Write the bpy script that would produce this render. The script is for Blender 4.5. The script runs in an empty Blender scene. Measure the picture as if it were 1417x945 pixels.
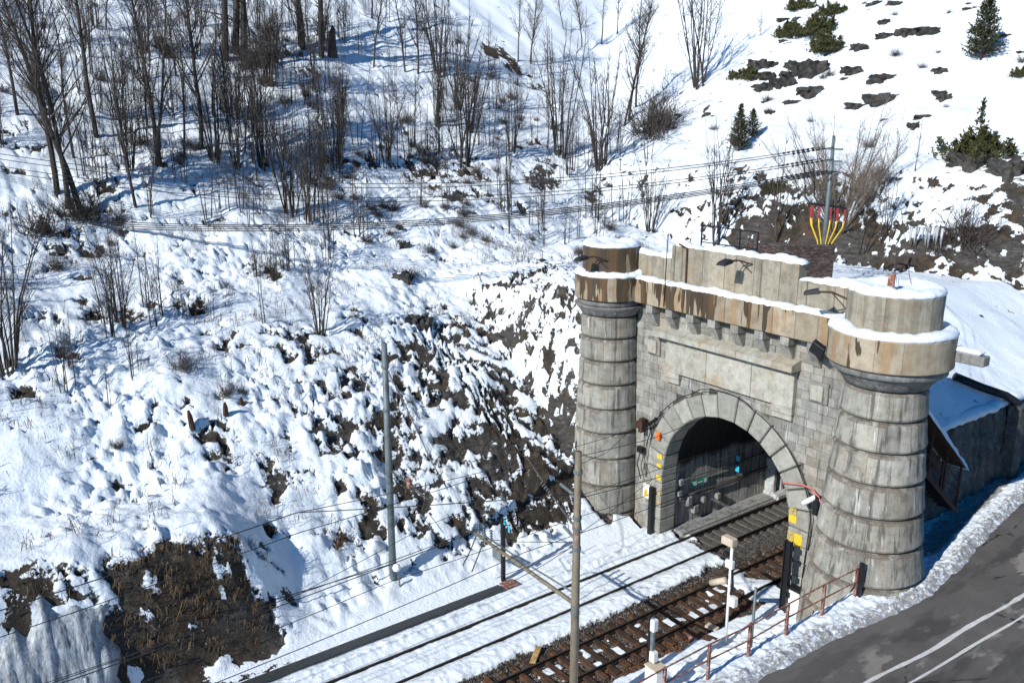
import bpy, math, random
import numpy as np
from mathutils import Matrix, Vector

scene = bpy.context.scene
COL = scene.collection
R = math.radians

# ------------------------------------------------------------------ camera
cam_data = bpy.data.cameras.new("camera")
cam = bpy.data.objects.new("camera", cam_data)
COL.objects.link(cam)
cam_data.sensor_width = 36.0
cam_data.lens = 1165.8 / 1417.0 * 36.0
cam_data.clip_start = 0.5
cam_data.clip_end = 2000.0
CAM = Vector((22.84, -28.3, 19.5))
right = Vector((0.58883, 0.80826, 0.0)).normalized()
fwd = Vector((-0.78316, 0.57054, -0.24727)).normalized()
up = right.cross(fwd).normalized()
right = fwd.cross(up).normalized()
M = Matrix((right, up, -fwd)).transposed().to_4x4()
M.translation = CAM
cam.matrix_world = M
scene.camera = cam

# ------------------------------------------------------------------ light
SUN_EL, SUN_AZ = R(32.0), R(-8.0)          # azimuth of travel, from +Y towards +X
travel = Vector((math.sin(SUN_AZ) * math.cos(SUN_EL), math.cos(SUN_AZ) * math.cos(SUN_EL), -math.sin(SUN_EL)))
sun_data = bpy.data.lights.new("sun", 'SUN')
sun_data.energy = 4.2
sun_data.angle = R(0.5)
sun_data.color = (1.0, 0.985, 0.955)
sun = bpy.data.objects.new("sun", sun_data)
sun.rotation_euler = travel.to_track_quat('-Z', 'Y').to_euler()
COL.objects.link(sun)

world = bpy.data.worlds.new("World")
scene.world = world
world.use_nodes = True
wn = world.node_tree
for n in list(wn.nodes):
    wn.nodes.remove(n)
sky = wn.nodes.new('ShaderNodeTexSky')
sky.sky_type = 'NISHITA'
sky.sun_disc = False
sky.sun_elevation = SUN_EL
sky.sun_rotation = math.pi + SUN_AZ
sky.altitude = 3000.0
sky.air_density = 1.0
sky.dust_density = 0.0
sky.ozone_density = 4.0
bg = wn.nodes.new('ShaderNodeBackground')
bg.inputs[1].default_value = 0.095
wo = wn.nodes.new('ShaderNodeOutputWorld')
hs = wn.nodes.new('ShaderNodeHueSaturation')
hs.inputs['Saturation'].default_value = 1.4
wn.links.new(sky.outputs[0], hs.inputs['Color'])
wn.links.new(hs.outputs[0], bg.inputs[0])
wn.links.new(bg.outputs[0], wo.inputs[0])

scene.view_settings.view_transform = 'Standard'
scene.view_settings.look = 'None'
scene.view_settings.exposure = 0.28
scene.view_settings.gamma = 1.0
scene.cycles.max_bounces = 5
scene.cycles.diffuse_bounces = 3

# ------------------------------------------------------------------ small helpers
def link(o, parent=None):
    COL.objects.link(o)
    if parent is not None:
        o.parent = parent
    return o

def obj(name, V, F, mat=None, parent=None, smooth=False, data=None):
    """one mesh object from vertices and faces (or from shared mesh data)"""
    if data is None:
        data = bpy.data.meshes.new(name)
        data.from_pydata([tuple(v) for v in V], [], F)
        if smooth:
            data.polygons.foreach_set('use_smooth', [True] * len(data.polygons))
        if mat is not None:
            data.materials.append(mat)
    o = bpy.data.objects.new(name, data)
    return link(o, parent)

def tag(o, label=None, cat=None, group=None, kind=None):
    if label: o['label'] = label
    if cat: o['category'] = cat
    if group: o['group'] = group
    if kind: o['kind'] = kind
    return o

def thing(name, label, cat, loc=(0, 0, 0), rz=0.0, group=None):
    o = bpy.data.objects.new(name, None)
    o.empty_display_size = 0.2
    o.location = loc
    o.rotation_euler = (0, 0, rz)
    link(o)
    return tag(o, label, cat, group)

class MB:
    """collects simple solids into one mesh"""
    def __init__(s):
        s.V = []; s.F = []
    def add(s, V, F):
        n = len(s.V)
        s.V += [tuple(v) for v in V]
        s.F += [tuple(i + n for i in f) for f in F]
        return s
    def box(s, x0, x1, y0, y1, z0, z1):
        return s.add([(x0, y0, z0), (x1, y0, z0), (x1, y1, z0), (x0, y1, z0),
                      (x0, y0, z1), (x1, y0, z1), (x1, y1, z1), (x0, y1, z1)],
                     [(0, 3, 2, 1), (4, 5, 6, 7), (0, 1, 5, 4), (1, 2, 6, 5), (2, 3, 7, 6), (3, 0, 4, 7)])
    def cbox(s, x0, x1, y0, y1, z0, z1, c):
        """box with every edge chamfered"""
        V = []
        for (X, sx) in ((x0, 1), (x1, -1)):
            for (Y, sy) in ((y0, 1), (y1, -1)):
                for (Z, sz) in ((z0, 1), (z1, -1)):
                    V += [(X, Y + sy * c, Z + sz * c), (X + sx * c, Y, Z + sz * c), (X + sx * c, Y + sy * c, Z)]
        def i(a, b, d, k): return (a * 4 + b * 2 + d) * 3 + k
        F = []
        for a in (0, 1):
            f = [i(a, 0, 0, 0), i(a, 1, 0, 0), i(a, 1, 1, 0), i(a, 0, 1, 0)]; F.append(f[::-1] if a == 0 else f)
        for b in (0, 1):
            f = [i(0, b, 0, 1), i(1, b, 0, 1), i(1, b, 1, 1), i(0, b, 1, 1)]; F.append(f if b == 0 else f[::-1])
        for d in (0, 1):
            f = [i(0, 0, d, 2), i(1, 0, d, 2), i(1, 1, d, 2), i(0, 1, d, 2)]; F.append(f[::-1] if d == 0 else f)
        for b in (0, 1):
            for d in (0, 1):
                F.append((i(0, b, d, 1), i(1, b, d, 1), i(1, b, d, 2), i(0, b, d, 2)))
        for a in (0, 1):
            for d in (0, 1):
                F.append((i(a, 0, d, 0), i(a, 1, d, 0), i(a, 1, d, 2), i(a, 0, d, 2)))
        for a in (0, 1):
            for b in (0, 1):
                F.append((i(a, b, 0, 0), i(a, b, 1, 0), i(a, b, 1, 1), i(a, b, 0, 1)))
        for a in (0, 1):
            for b in (0, 1):
                for d in (0, 1):
                    F.append((i(a, b, d, 0), i(a, b, d, 1), i(a, b, d, 2)))
        return s.add(V, F)
    def tube(s, pts, radii, n=8, caps=True):
        pts = [Vector(p) for p in pts]
        if not isinstance(radii, (list, tuple)): radii = [radii] * len(pts)
        rings = []
        ref = Vector((0.13, 0.31, 0.94)).normalized()
        V = []
        for k, p in enumerate(pts):
            a = pts[max(k - 1, 0)]; b = pts[min(k + 1, len(pts) - 1)]
            d = (b - a).normalized()
            if abs(d.dot(ref)) > 0.95: ref = Vector((0.9, 0.2, 0.1)).normalized()
            u = d.cross(ref).normalized(); w = d.cross(u)
            for j in range(n):
                t = 2 * math.pi * j / n
                V.append(p + (u * math.cos(t) + w * math.sin(t)) * radii[k])
        F = []
        for k in range(len(pts) - 1):
            for j in range(n):
                F.append((k * n + j, k * n + (j + 1) % n, (k + 1) * n + (j + 1) % n, (k + 1) * n + j))
        if caps:
            F.append(tuple(range(n))[::-1]); F.append(tuple(range((len(pts) - 1) * n, len(pts) * n)))
        return s.add(V, F)
    def lathe(s, prof, cx, cy, n=32, a0=0.0, a1=2 * math.pi, cap=True):
        """profile of (radius, z) swept about a vertical axis"""
        full = abs(a1 - a0 - 2 * math.pi) < 1e-6
        m = n if full else n + 1
        V = []
        for (r, z) in prof:
            for j in range(m):
                t = a0 + (a1 - a0) * j / n
                V.append((cx + r * math.cos(t), cy + r * math.sin(t), z))
        F = []
        for k in range(len(prof) - 1):
            for j in range(n):
                j2 = (j + 1) % m
                F.append((k * m + j, k * m + j2, (k + 1) * m + j2, (k + 1) * m + j))
        if cap and full:
            F.append(tuple(range(m))[::-1]); F.append(tuple(range((len(prof) - 1) * m, len(prof) * m)))
        return s.add(V, F)
    def build(s, name, mat, parent=None, smooth=False):
        return obj(name, s.V, s.F, mat, parent, smooth)

# ------------------------------------------------------------------ noise (numpy)
def _hash(ix, iy, seed):
    h = (ix.astype(np.int64) * 374761393 + iy.astype(np.int64) * 668265263 + seed * 974711) & 0x7fffffff
    h = ((h ^ (h >> 13)) * 1274126177) & 0x7fffffff
    return (h ^ (h >> 16)) & 0xffff

def pnoise(x, y, seed=0):
    x = np.asarray(x, float); y = np.asarray(y, float)
    ix = np.floor(x); iy = np.floor(y); fx = x - ix; fy = y - iy
    def g(ax, ay):
        t = _hash(ix + ax, iy + ay, seed) * (2 * math.pi / 65536.0)
        return np.cos(t) * (fx - ax) + np.sin(t) * (fy - ay)
    u = fx * fx * fx * (fx * (fx * 6 - 15) + 10); v = fy * fy * fy * (fy * (fy * 6 - 15) + 10)
    a = g(0, 0) * (1 - u) + g(1, 0) * u
    b = g(0, 1) * (1 - u) + g(1, 1) * u
    return (a * (1 - v) + b * v) * 1.5

def fbm(x, y, oct=4, seed=0, gain=0.5):
    s = 0.0; a = 1.0; t = 0.0
    for k in range(oct):
        s = s + a * pnoise(x * 2.03 ** k + 17.3 * k, y * 2.03 ** k - 9.1 * k, seed + k)
        t += a; a *= gain
    return s / t

def sstep(a, b, x):
    t = np.clip((np.asarray(x, float) - a) / (b - a), 0, 1)
    return t * t * (3 - 2 * t)

# ------------------------------------------------------------------ shape of the land
U_K = [4.3, 5.2, 6.2, 7, 9, 12, 15, 18, 22, 28, 36, 50, 70, 100, 140, 220]
U_Z = [0.0, 0.25, 0.9, 1.9, 4.0, 6.6, 8.9, 10.5, 12.0, 14.8, 19.0, 28.0, 42.0, 64.0, 92.0, 140.0]
B_K = [-40, -8, -2, -0.3, 1.6, 3.2, 6, 14, 21, 23, 26, 30, 40, 60, 100, 170, 260]
B_Z = [-60, -12, -3, 1.0, 7.5, 11.0, 11.6, 11.2, 10.9, 13.2, 16.2, 17.6, 22.5, 33.5, 58.0, 100.0, 150.0]

def land(X, Y):
    """smooth ground without snow lumps"""
    X = np.asarray(X, float); Y = np.asarray(Y, float)
    u = -X
    zl = np.interp(u, U_K, U_Z)
    wall = np.interp(u, [4.3, 5.2, 5.9, 6.7, 8.0, 10.5], [0.0, 0.4, 2.6, 4.5, 5.3, 5.6])
    w = sstep(-17.0, -20.5, Y)
    zl = np.where(u < 10.5, zl * (1 - w) + np.maximum(wall, zl) * w, zl)
    ye = 0.95 * Y - 0.3 * X
    ye = np.where((X > -8.2) & (Y > 1.2), np.maximum(ye, 6.0), ye)
    ye = np.where((X > -7.4) & (Y <= 1.2), -12.0, ye)
    zb = np.interp(ye, B_K, B_Z)
    k = 0.8
    h = np.clip(0.5 + 0.5 * (zb - zl) / k, 0, 1)
    z = zl * (1 - h) + zb * h + k * h * (1 - h)
    # shoulder down to the retaining wall on the right
    lim = 7.35 + 0.6 * (6.8 - X) + 30.0 * sstep(21.5, 30.0, 0.95 * Y - 0.3 * X)
    z = np.where(X > -8.2, np.minimum(z, lim), z)
    return z

def lumps(X, Y):
    a = 0.75 * fbm(X / 9.0, Y / 9.0, 2, 3) + 0.42 * fbm(X / 2.6, Y / 2.6, 2, 7)
    far = 1.0 - 0.55 * sstep(24, 60, Y - X * 0.25 - 10)
    return a * far

def ground_z(X, Y):
    return float(land(X, Y) + lumps(X, Y) * float(sstep(4.6, 8.5, -X if X < -4 else 8.0)))

# ------------------------------------------------------------------ where things stand (metres)
PATCHES = [(-11.1,-14.3,1.68,0.9),(-10.3,-11.9,1.11,0.6),(-12.6,-11.4,0.79,0.9),(-14.8,-14.0,1.61,0.6),(-16.5,-9.8,0.76,1),(-20.5,-12.4,0.5,1),(-9.8,-7.1,1.79,0.8),(-8.3,-6.0,2.68,1),(-7.0,-4.9,2.24,1),(-7.3,-10.3,1.93,0.9),(-7.4,-13.5,0.89,0.9),(-11.8,-18.6,1.02,0.9),(-13.4,-19.1,1.09,0.7),(-13.3,-1.4,1.48,0.8),(-10.1,-0.5,1.18,0.8),(-13.4,1.2,0.76,0.9),(-14.0,-3.8,1.76,0.6),(-11.1,-2.1,2.2,0.7),(-9.1,-1.7,2.16,1),(-13.3,-7.0,1.22,0.6),(-11.5,-9.7,0.97,0.6),(-11.5,-4.2,1.23,0.7),(-11.6,-6.3,0.92,0.7),(-6.2,-23.5,0.94,1.2),(-5.8,-21.0,1.32,1.2),(-5.6,-22.2,2.01,1.3),(-5.5,-20.1,1.57,1.2),(-5.7,-24.3,0.94,1),(-6.9,-26.1,0.93,0.8),(-6.9,-26.9,0.78,0.8),(-7.0,-25.2,0.79,0.9),(-8.0,-18.0,0.54,1),(-10.3,-16.8,0.98,0.8),(-10.4,-15.4,0.66,0.7),(-11.4,-22.7,0.32,1.2),(-11.6,-21.3,0.24,1.2),(-12.5,-23.3,0.29,1),(-15.2,-25.1,0.59,0.7),(-30.8,3.8,2.42,0.7),(-30.7,6.2,1.92,0.7),(-32.9,14.6,3.02,0.8),(-29.2,12.6,1.71,1.1),(-27.1,3.2,1.14,0.9),(-25.4,7.7,0.78,1.1),(-27.0,5.3,0.91,0.8),(-47.3,21.2,2.22,1),(-45.2,21.6,1.63,1),(-42.6,22.2,1.6,0.8),(-26.2,19.5,2.94,0.55),(-26.6,17.7,1.89,0.6),(-30.2,17.0,1.65,0.7),(-26.7,15.5,1.28,0.8),(-18.6,20.9,2.35,0.8),(-16.4,20.7,1.75,1),(-14.0,20.1,1.97,1),(-12.2,20.2,1.55,1),(-10.5,20.9,2.56,1),(-9.5,22.2,1.94,0.7),(-6.8,21.0,2.49,1.1),(-5.2,21.6,1.86,1),(-4.1,22.4,1.86,1.1),(-2.4,23.0,1.85,0.9),(-0.9,25.1,1.64,1),(-0.4,26.2,1.4,1),(-2.1,29.4,2.02,1),(-3.5,28.5,1.48,1),(-1.6,26.9,0.91,1),(-8.7,23.9,1.7,0.6),(-6.7,25.0,1.31,0.6),(-29.6,-18.7,1.14,0.6),(-26.4,-21.8,1.93,0.6),(-20.8,-21.8,0.48,1.2),(-19.6,-23.1,0.47,1),(-19.8,-23.5,0.66,0.9),(-19.6,-21.5,0.56,1),(-19.5,-19.9,1.13,0.9),(-33.9,-21.3,0.61,1),(-36.0,-21.9,0.51,1),(-31.9,-14.7,0.48,1),(-19.5,-17.9,0.67,0.8),(-19.0,-16.9,0.47,1),(-20.0,-19.0,0.58,0.9),(-22.8,-21.2,0.5,1),(-13.1,-21.1,0.33,1.1),(-13.0,-20.7,0.33,1),(-16.4,-16.1,0.45,1),(-15.7,-16.8,0.36,1),(-15.0,-23.4,0.34,1),(-16.9,-23.2,0.62,0.8),(-45.5,-10.2,1.22,1),(-44.7,-4.0,1.54,0.7),(-42.7,0.2,1.38,1),(-42.2,1.4,0.61,1),(-46.3,-1.0,0.8,1.1),(-36.6,4.7,0.58,0.8),(-48.9,20.2,0.93,0.8),(-27.4,29.0,1.14,0.6),(-30.2,25.4,1.78,0.8),(-30.5,27.9,0.83,0.9),(-31.7,1.9,1.34,0.6),(-32.6,0.1,1.6,0.5),(-32.7,-2.2,1.32,0.5),(-30.7,-5.7,1.25,0.5),(-24.7,37.7,1.05,0.5),(-26.5,36.2,0.87,0.5),(-41.3,8.5,0.79,0.5),(-26.5,17.5,0.87,1),(-30.6,35.4,0.09,0)]
PLANTS = [
 ('A', -28.47, -19.97, 19.38, 'thickest straight dark trunk of the tall bare group at the left edge'),
 ('A', -30.11, -20.84, 18.96, 'tall bare tree left of the thickest trunk, its trunk leaning up to the left'),
 ('A', -28.5, -20.69, 15.2, 'slim bare tree between the leaning trunk and the thickest trunk'),
 ('A', -35.66, -17.46, 15.78, 'tall bare tree with an upright trunk just behind and right of the thickest trunk'),
 ('S', -30.49, -18.52, 6.24, 'slender bare sapling leaning right at the foot of the tall left group'),
 ('A', -32.16, -14.71, 15.04, 'pair like slim bare tree leaning left, alone right of the tall left group'),
 ('A', -31.74, -15.13, 12.42, 'thinner bare companion tree beside the slim tree leaning left'),
 ('A', -33.97, -11.74, 15.7, 'bare tree with a clean lower trunk curving up to the left near the upper left'),
 ('M', -32.28, -11.4, 7.65, 'bushy multi stemmed bare tree at the foot of the curving trunk'),
 ('F', -44.61, -6.39, 14.46, 'left one of three thick dark trunks standing close together at the upper left'),
 ('F', -44.71, -5.75, 14.52, 'middle one of three thick dark trunks standing close together at the upper left'),
 ('F', -44.51, -5.15, 14.52, 'right one of three thick dark trunks standing close together at the upper left'),
 ('F', -46.05, 0.79, 15.25, 'thick old tree with level side branches beside the broken stump'),
 ('F', -45.44, 1.97, 13.24, 'thick trunk close right of the old tree with level side branches'),
 ('A', -46.77, -3.37, 7.87, 'spreading bare tree right of the three thick trunks'),
 ('M', -31.98, -8.36, 8.78, 'bare multi stemmed tree in the upper left thicket, left of the tallest clump'),
 ('M', -27.07, -8.67, 9.05, 'tallest bare multi stemmed clump above the lower cable bundle'),
 ('M', -25.4, -8.14, 7.91, 'bare multi stemmed clump reaching down to the lower cable bundle'),
 ('M', -31.56, -3.42, 6.88, 'dense bare clump at the right end of the upper left thicket'),
 ('S', -46.55, -0.73, 3.97, 'small forked bare tree standing left of the old tree'),
 ('A', -37.17, -21.43, 11.75, 'bare tree with a dark trunk at the far left edge'),
 ('S', -41.31, -13.48, 5.24, 'small bare tree far up the slope behind the tall left group'),
 ('S', -41.38, -14.25, 4.65, 'short bare tree far up the slope, left of its near twin'),
 ('S', -35.32, -8.34, 8.16, 'single straight thin bare tree in the upper left thicket'),
 ('S', -48.06, 4.87, 5.56, 'thin bare tree high on the slope right of the old tree'),
 ('A', -44.11, 6.07, 8.67, 'lone thin tall bare tree in front of the deep blue shadow at top'),
 ('A', -43.67, 8.85, 9.44, 'bare tall tree, left one of a row by the blue shadow at top'),
 ('A', -43.24, 9.81, 10.13, 'bare tall tree, second of the row by the blue shadow at top'),
 ('M', -43.03, 11.93, 10.25, 'bare bushy tree with many branches at the right end of the row at top'),
 ('M', -36.72, 7.71, 6.77, 'narrow V shaped multi stemmed bare tree in mid slope'),
 ('M', -31.9, 7.02, 10.95, 'large V shaped multi stemmed bare tree standing on the snowy ridge'),
 ('M', -32.17, 0.62, 6.6, 'bare clump of upright stems left of the large V shaped tree'),
 ('S', -34.96, 4.55, 7.64, 'thin single bare stem left of the large V shaped tree'),
 ('A', -45.76, 23.9, 9.17, 'tall dark bare tree by the dark rocks at top centre'),
 ('A', -45.83, 22.46, 7.57, 'thinner bare tree just left of the tall one at top centre'),
 ('M', -31.78, 16.36, 11.86, 'graceful vase shaped bare tree above the dark rocks in the centre'),
 ('M', -28.85, 18.18, 10.46, 'bare tree of two close stems right of the vase shaped tree'),
 ('S', -29.81, 17.71, 6.19, 'thin bare stem between the vase shaped tree and the two close stems'),
 ('A', -33.83, 25.87, 13.17, 'tall straight bare trunk beside the dense dark shrub'),
 ('A', -33.62, 25.08, 10.3, 'thinner bare trunk left of the tall straight one by the dense shrub'),
 ('A', -35.27, 28.1, 11.46, 'bare trunk immediately right of the tall straight one by the dense shrub'),
 ('A', -49.6, 33.7, 7.62, 'bare tall tree high up, left one of three at top centre right'),
 ('A', -50.15, 36.97, 7.82, 'bare tall tree high up, middle one of three at top centre right'),
 ('A', -50.69, 39.78, 7.12, 'bare tall tree high up, right one of three at top centre right'),
 ('A', -52.11, 33.23, 6.03, 'bare tree highest up at top centre'),
 ('S', -40.3, 5.83, 5.71, 'thin bare stem below the lone tall tree at top'),
 ('M', -20.86, 16.01, 6.65, 'small bare tree just behind the left turret'),
 ('M', -32.17, 32.94, 13.84, 'tall narrow bare tree alone on the open upper slope with long blue shadow'),
 ('S', -32.73, 41.99, 3.98, 'small fine bare tree alone near the top right of centre'),
 ('M', -16.22, 17.73, 9.42, 'bare tree with clumped twigs rising behind the parapet'),
 ('S', -12.45, 19.4, 7.93, 'thin bare tree with dark buds left of the cable pole'),
 ('E', -8.97, 21.08, 9.41, 'round fine twigged pale bare tree spreading behind the cable pole'),
 ('S', -9.33, 27.68, 4.0, 'thin bare sapling on the right slope, upper left of two'),
 ('S', -6.7, 25.44, 4.34, 'thin bare sapling on the right slope, lower right of two'),
 ('S', -6.71, 20.64, 5.61, 'slim bare sapling by the rock bluff right of the cable pole'),
 ('S', -6.11, 21.87, 5.67, 'slim forked bare sapling at the right end of the rock bluff'),
 ('S', -1.83, 23.84, 3.08, 'slim bare sapling above the tangled bush at right'),
 ('M', -18.26, -20.6, 5.68, 'tall tight bare clump of stems in front of the cable bundle at left'),
 ('M', -16.6, -25.41, 7.21, 'bare clump of dark stems at the left edge, lowest of the trees'),
 ('M', -15.74, -11.99, 5.14, 'bare vase shaped clump standing alone below the cable bundle'),
 ('M', -21.17, -13.19, 2.3, 'low bare coppice of V shaped shoots below the cable bundle'),
 ('M', -20.91, -11.75, 2.3, 'low bare coppice beside the V shaped shoots below the cable bundle'),
 ('S', -15.12, -20.95, 3.9, 'thin pair of bare stems on the lower left slope'),
 ('M', -16.0, -23.21, 2.15, 'dark stubby shrub on a stump at lower left'),
 ('D', -18.94, -16.91, 1.02, 'dark twiggy bush on the lower left slope below the tall tight clump'),
 ('D', -29.06, 23.87, 4.56, 'dense dark shrub thicket on the ridge at top centre right'),
 ('D', -30.27, 26.34, 4.04, 'dense dark shrub right of the thicket on the ridge'),
 ('D', -1.97, 23.25, 2.95, 'tangled brown bush on the bluff at the right edge'),
 ('D', -2.76, 22.32, 1.52, 'tangled brown bush left of its bigger neighbour on the right bluff'),
 ('D', -43.3, -4.0, 3.12, 'brown bramble bush under the spreading bare tree at upper left'),
 ('D', -45.69, -10.18, 1.89, 'dark bramble bush uphill of the tall left group'),
 ('D', -8.63, 24.54, 1.31, 'brown bramble on the snow right of the round pale tree'),
 ('D', -27.43, -20.01, 2.26, 'brown bramble around the foot of the thickest trunk'),
 ('D', -26.48, -22.27, 2.21, 'brown bramble left of the foot of the thickest trunk'),
 ('D', -28.11, -20.91, 1.83, 'dark bramble behind the leaning trunk at left'),
 ('D', -31.87, 4.39, 2.26, 'bramble on the dark rocks under the large V shaped tree'),
 ('D', -20.46, -12.42, 0.91, 'dark little shrub under the low coppice shoots'),
 ('C', -11.64, 42.27, 5.01, 'dense conical conifer alone on the snow at upper right'),
 ('J', -5.14, 29.78, 3.76, 'wide low juniper with a thin spire on a grey rock at right'),
 ('C', -20.39, 24.67, 3.63, 'dark small conifer behind the parapet on the right of the ridge'),
 ('C', -21.01, 26.89, 2.24, 'smaller dark conifer touching the conifer behind the parapet'),
 ('J', -27.89, 43.6, 3.13, 'largest dark green juniper of the clump at top right'),
 ('J', -30.02, 42.82, 2.05, 'round dark green juniper left in the clump at top right'),
 ('J', -32.81, 47.97, 2.02, 'dark green juniper at the very top of the clump'),
 ('J', -24.81, 40.81, 2.53, 'dark green juniper lowest in the clump at top right'),
 ('J', -29.07, 47.66, 1.96, 'dark green juniper right of the others at the very top'),
 ('J', -7.95, 41.31, 1.21, 'little green juniper cut by the right edge'),
 ('J', -28.56, 34.81, 1.87, 'small olive juniper at the left end of the largest outcrop'),
 ('J', -14.85, 21.87, 1.22, 'small dark olive juniper behind the parapet below the small conifers'),
]
ROCKS = [
 (-23.83, 37.99, 2.23, 1.25, 'largest dark rock of the outcrop on the upper right slope, at its right end'),
 (-25.44, 38.04, 1.55, 0.92, 'dark rock left of and touching the largest rock of the outcrop'),
 (-25.26, 36.86, 1.39, 0.56, 'low dark slab under the middle of the outcrop on the upper right slope'),
 (-28.24, 37.92, 1.01, 0.57, 'small dark rock at the upper middle of the outcrop'),
 (-29.07, 37.15, 1.29, 0.72, 'dark rock at the left end of the outcrop, above the olive juniper'),
 (-25.16, 35.6, 1.78, 0.75, 'long dark rock at the lower edge of the outcrop'),
 (-26.98, 35.81, 1.39, 0.63, 'dark rock between the left end and the lower edge of the outcrop'),
 (-26.11, 34.39, 1.37, 0.61, 'small dark rock at the lower left foot of the largest outcrop'),
 (-22.17, 35.46, 1.74, 0.67, 'dark rock slab in the snow below the right end of the largest outcrop'),
 (-20.12, 38.21, 1.36, 0.61, 'oval grey brown boulder in open snow right of the largest outcrop'),
 (-17.22, 37.83, 1.73, 0.6, 'flat grey boulder in open snow, second to the right of the largest outcrop'),
 (-15.04, 35.12, 2.41, 0.7, 'broad layered rock poking out of snow in the middle of the right slope'),
 (-16.78, 34.07, 1.39, 0.38, 'low dark rock left of the broad layered rock'),
 (-19.5, 44.65, 1.31, 0.58, 'dark rock high on the right slope, left one of the upper pair'),
 (-18.37, 45.75, 1.9, 0.66, 'dark rock high on the right slope, right one of the upper pair'),
 (-22.62, 46.27, 0.9, 0.45, 'small rock left of the upper pair of rocks'),
 (-21.55, 41.06, 0.99, 0.5, 'small rock just right of the dark juniper clump'),
 (-23.43, 41.14, 1.0, 0.43, 'small rock at the foot of the dark juniper clump'),
 (-13.46, 39.48, 0.79, 0.4, 'small rock alone in the snow below the upper pair of rocks'),
 (-11.35, 36.73, 0.88, 0.5, 'pointed little rock in the snow right of the broad layered rock'),
 (-10.65, 31.69, 0.59, 0.47, 'rounded brown rock beside the two thin saplings on the right slope'),
 (-4.66, 28.89, 2.18, 1.09, 'grey cliff rock carrying the spired juniper'),
 (-1.94, 28.04, 1.9, 1.16, 'grey ledge rock at the right edge under the spired juniper'),
 (-22.95, 31.34, 0.64, 0.26, 'tiny flat rock below the outcrop and left of the round tree'),
 (-5.46, 27.59, 0.54, 0.22, 'tiny dark rock left of the spired juniper'),
 (-12.94, -17.06, 0.3, 0.57, 'brown upright stump leaning in the snow, upper right of the three stumps'),
 (-12.56, -17.92, 0.3, 0.67, 'brown thin stump standing in the snow, middle of the three stumps'),
 (-12.26, -19.46, 0.3, 0.66, 'dark pointed stump in the snow, lower left of the three stumps'),
 (-22.72, -3.27, 0.54, 0.36, 'small dark rock under the lower cable bundle on open snow'),
 (-24.81, -2.44, 0.37, 0.28, 'tiny dark rock beside the cable bundle on open snow'),
 (-19.18, -5.42, 0.92, 0.42, 'brown leaning rock slab below the cable bundle'),
 (-15.47, -6.08, 0.62, 0.55, 'dark block of rock at the top of the rocky cut'),
 (-15.85, -6.66, 0.7, 0.47, 'dark rock left of the block at the top of the rocky cut'),
]

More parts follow.
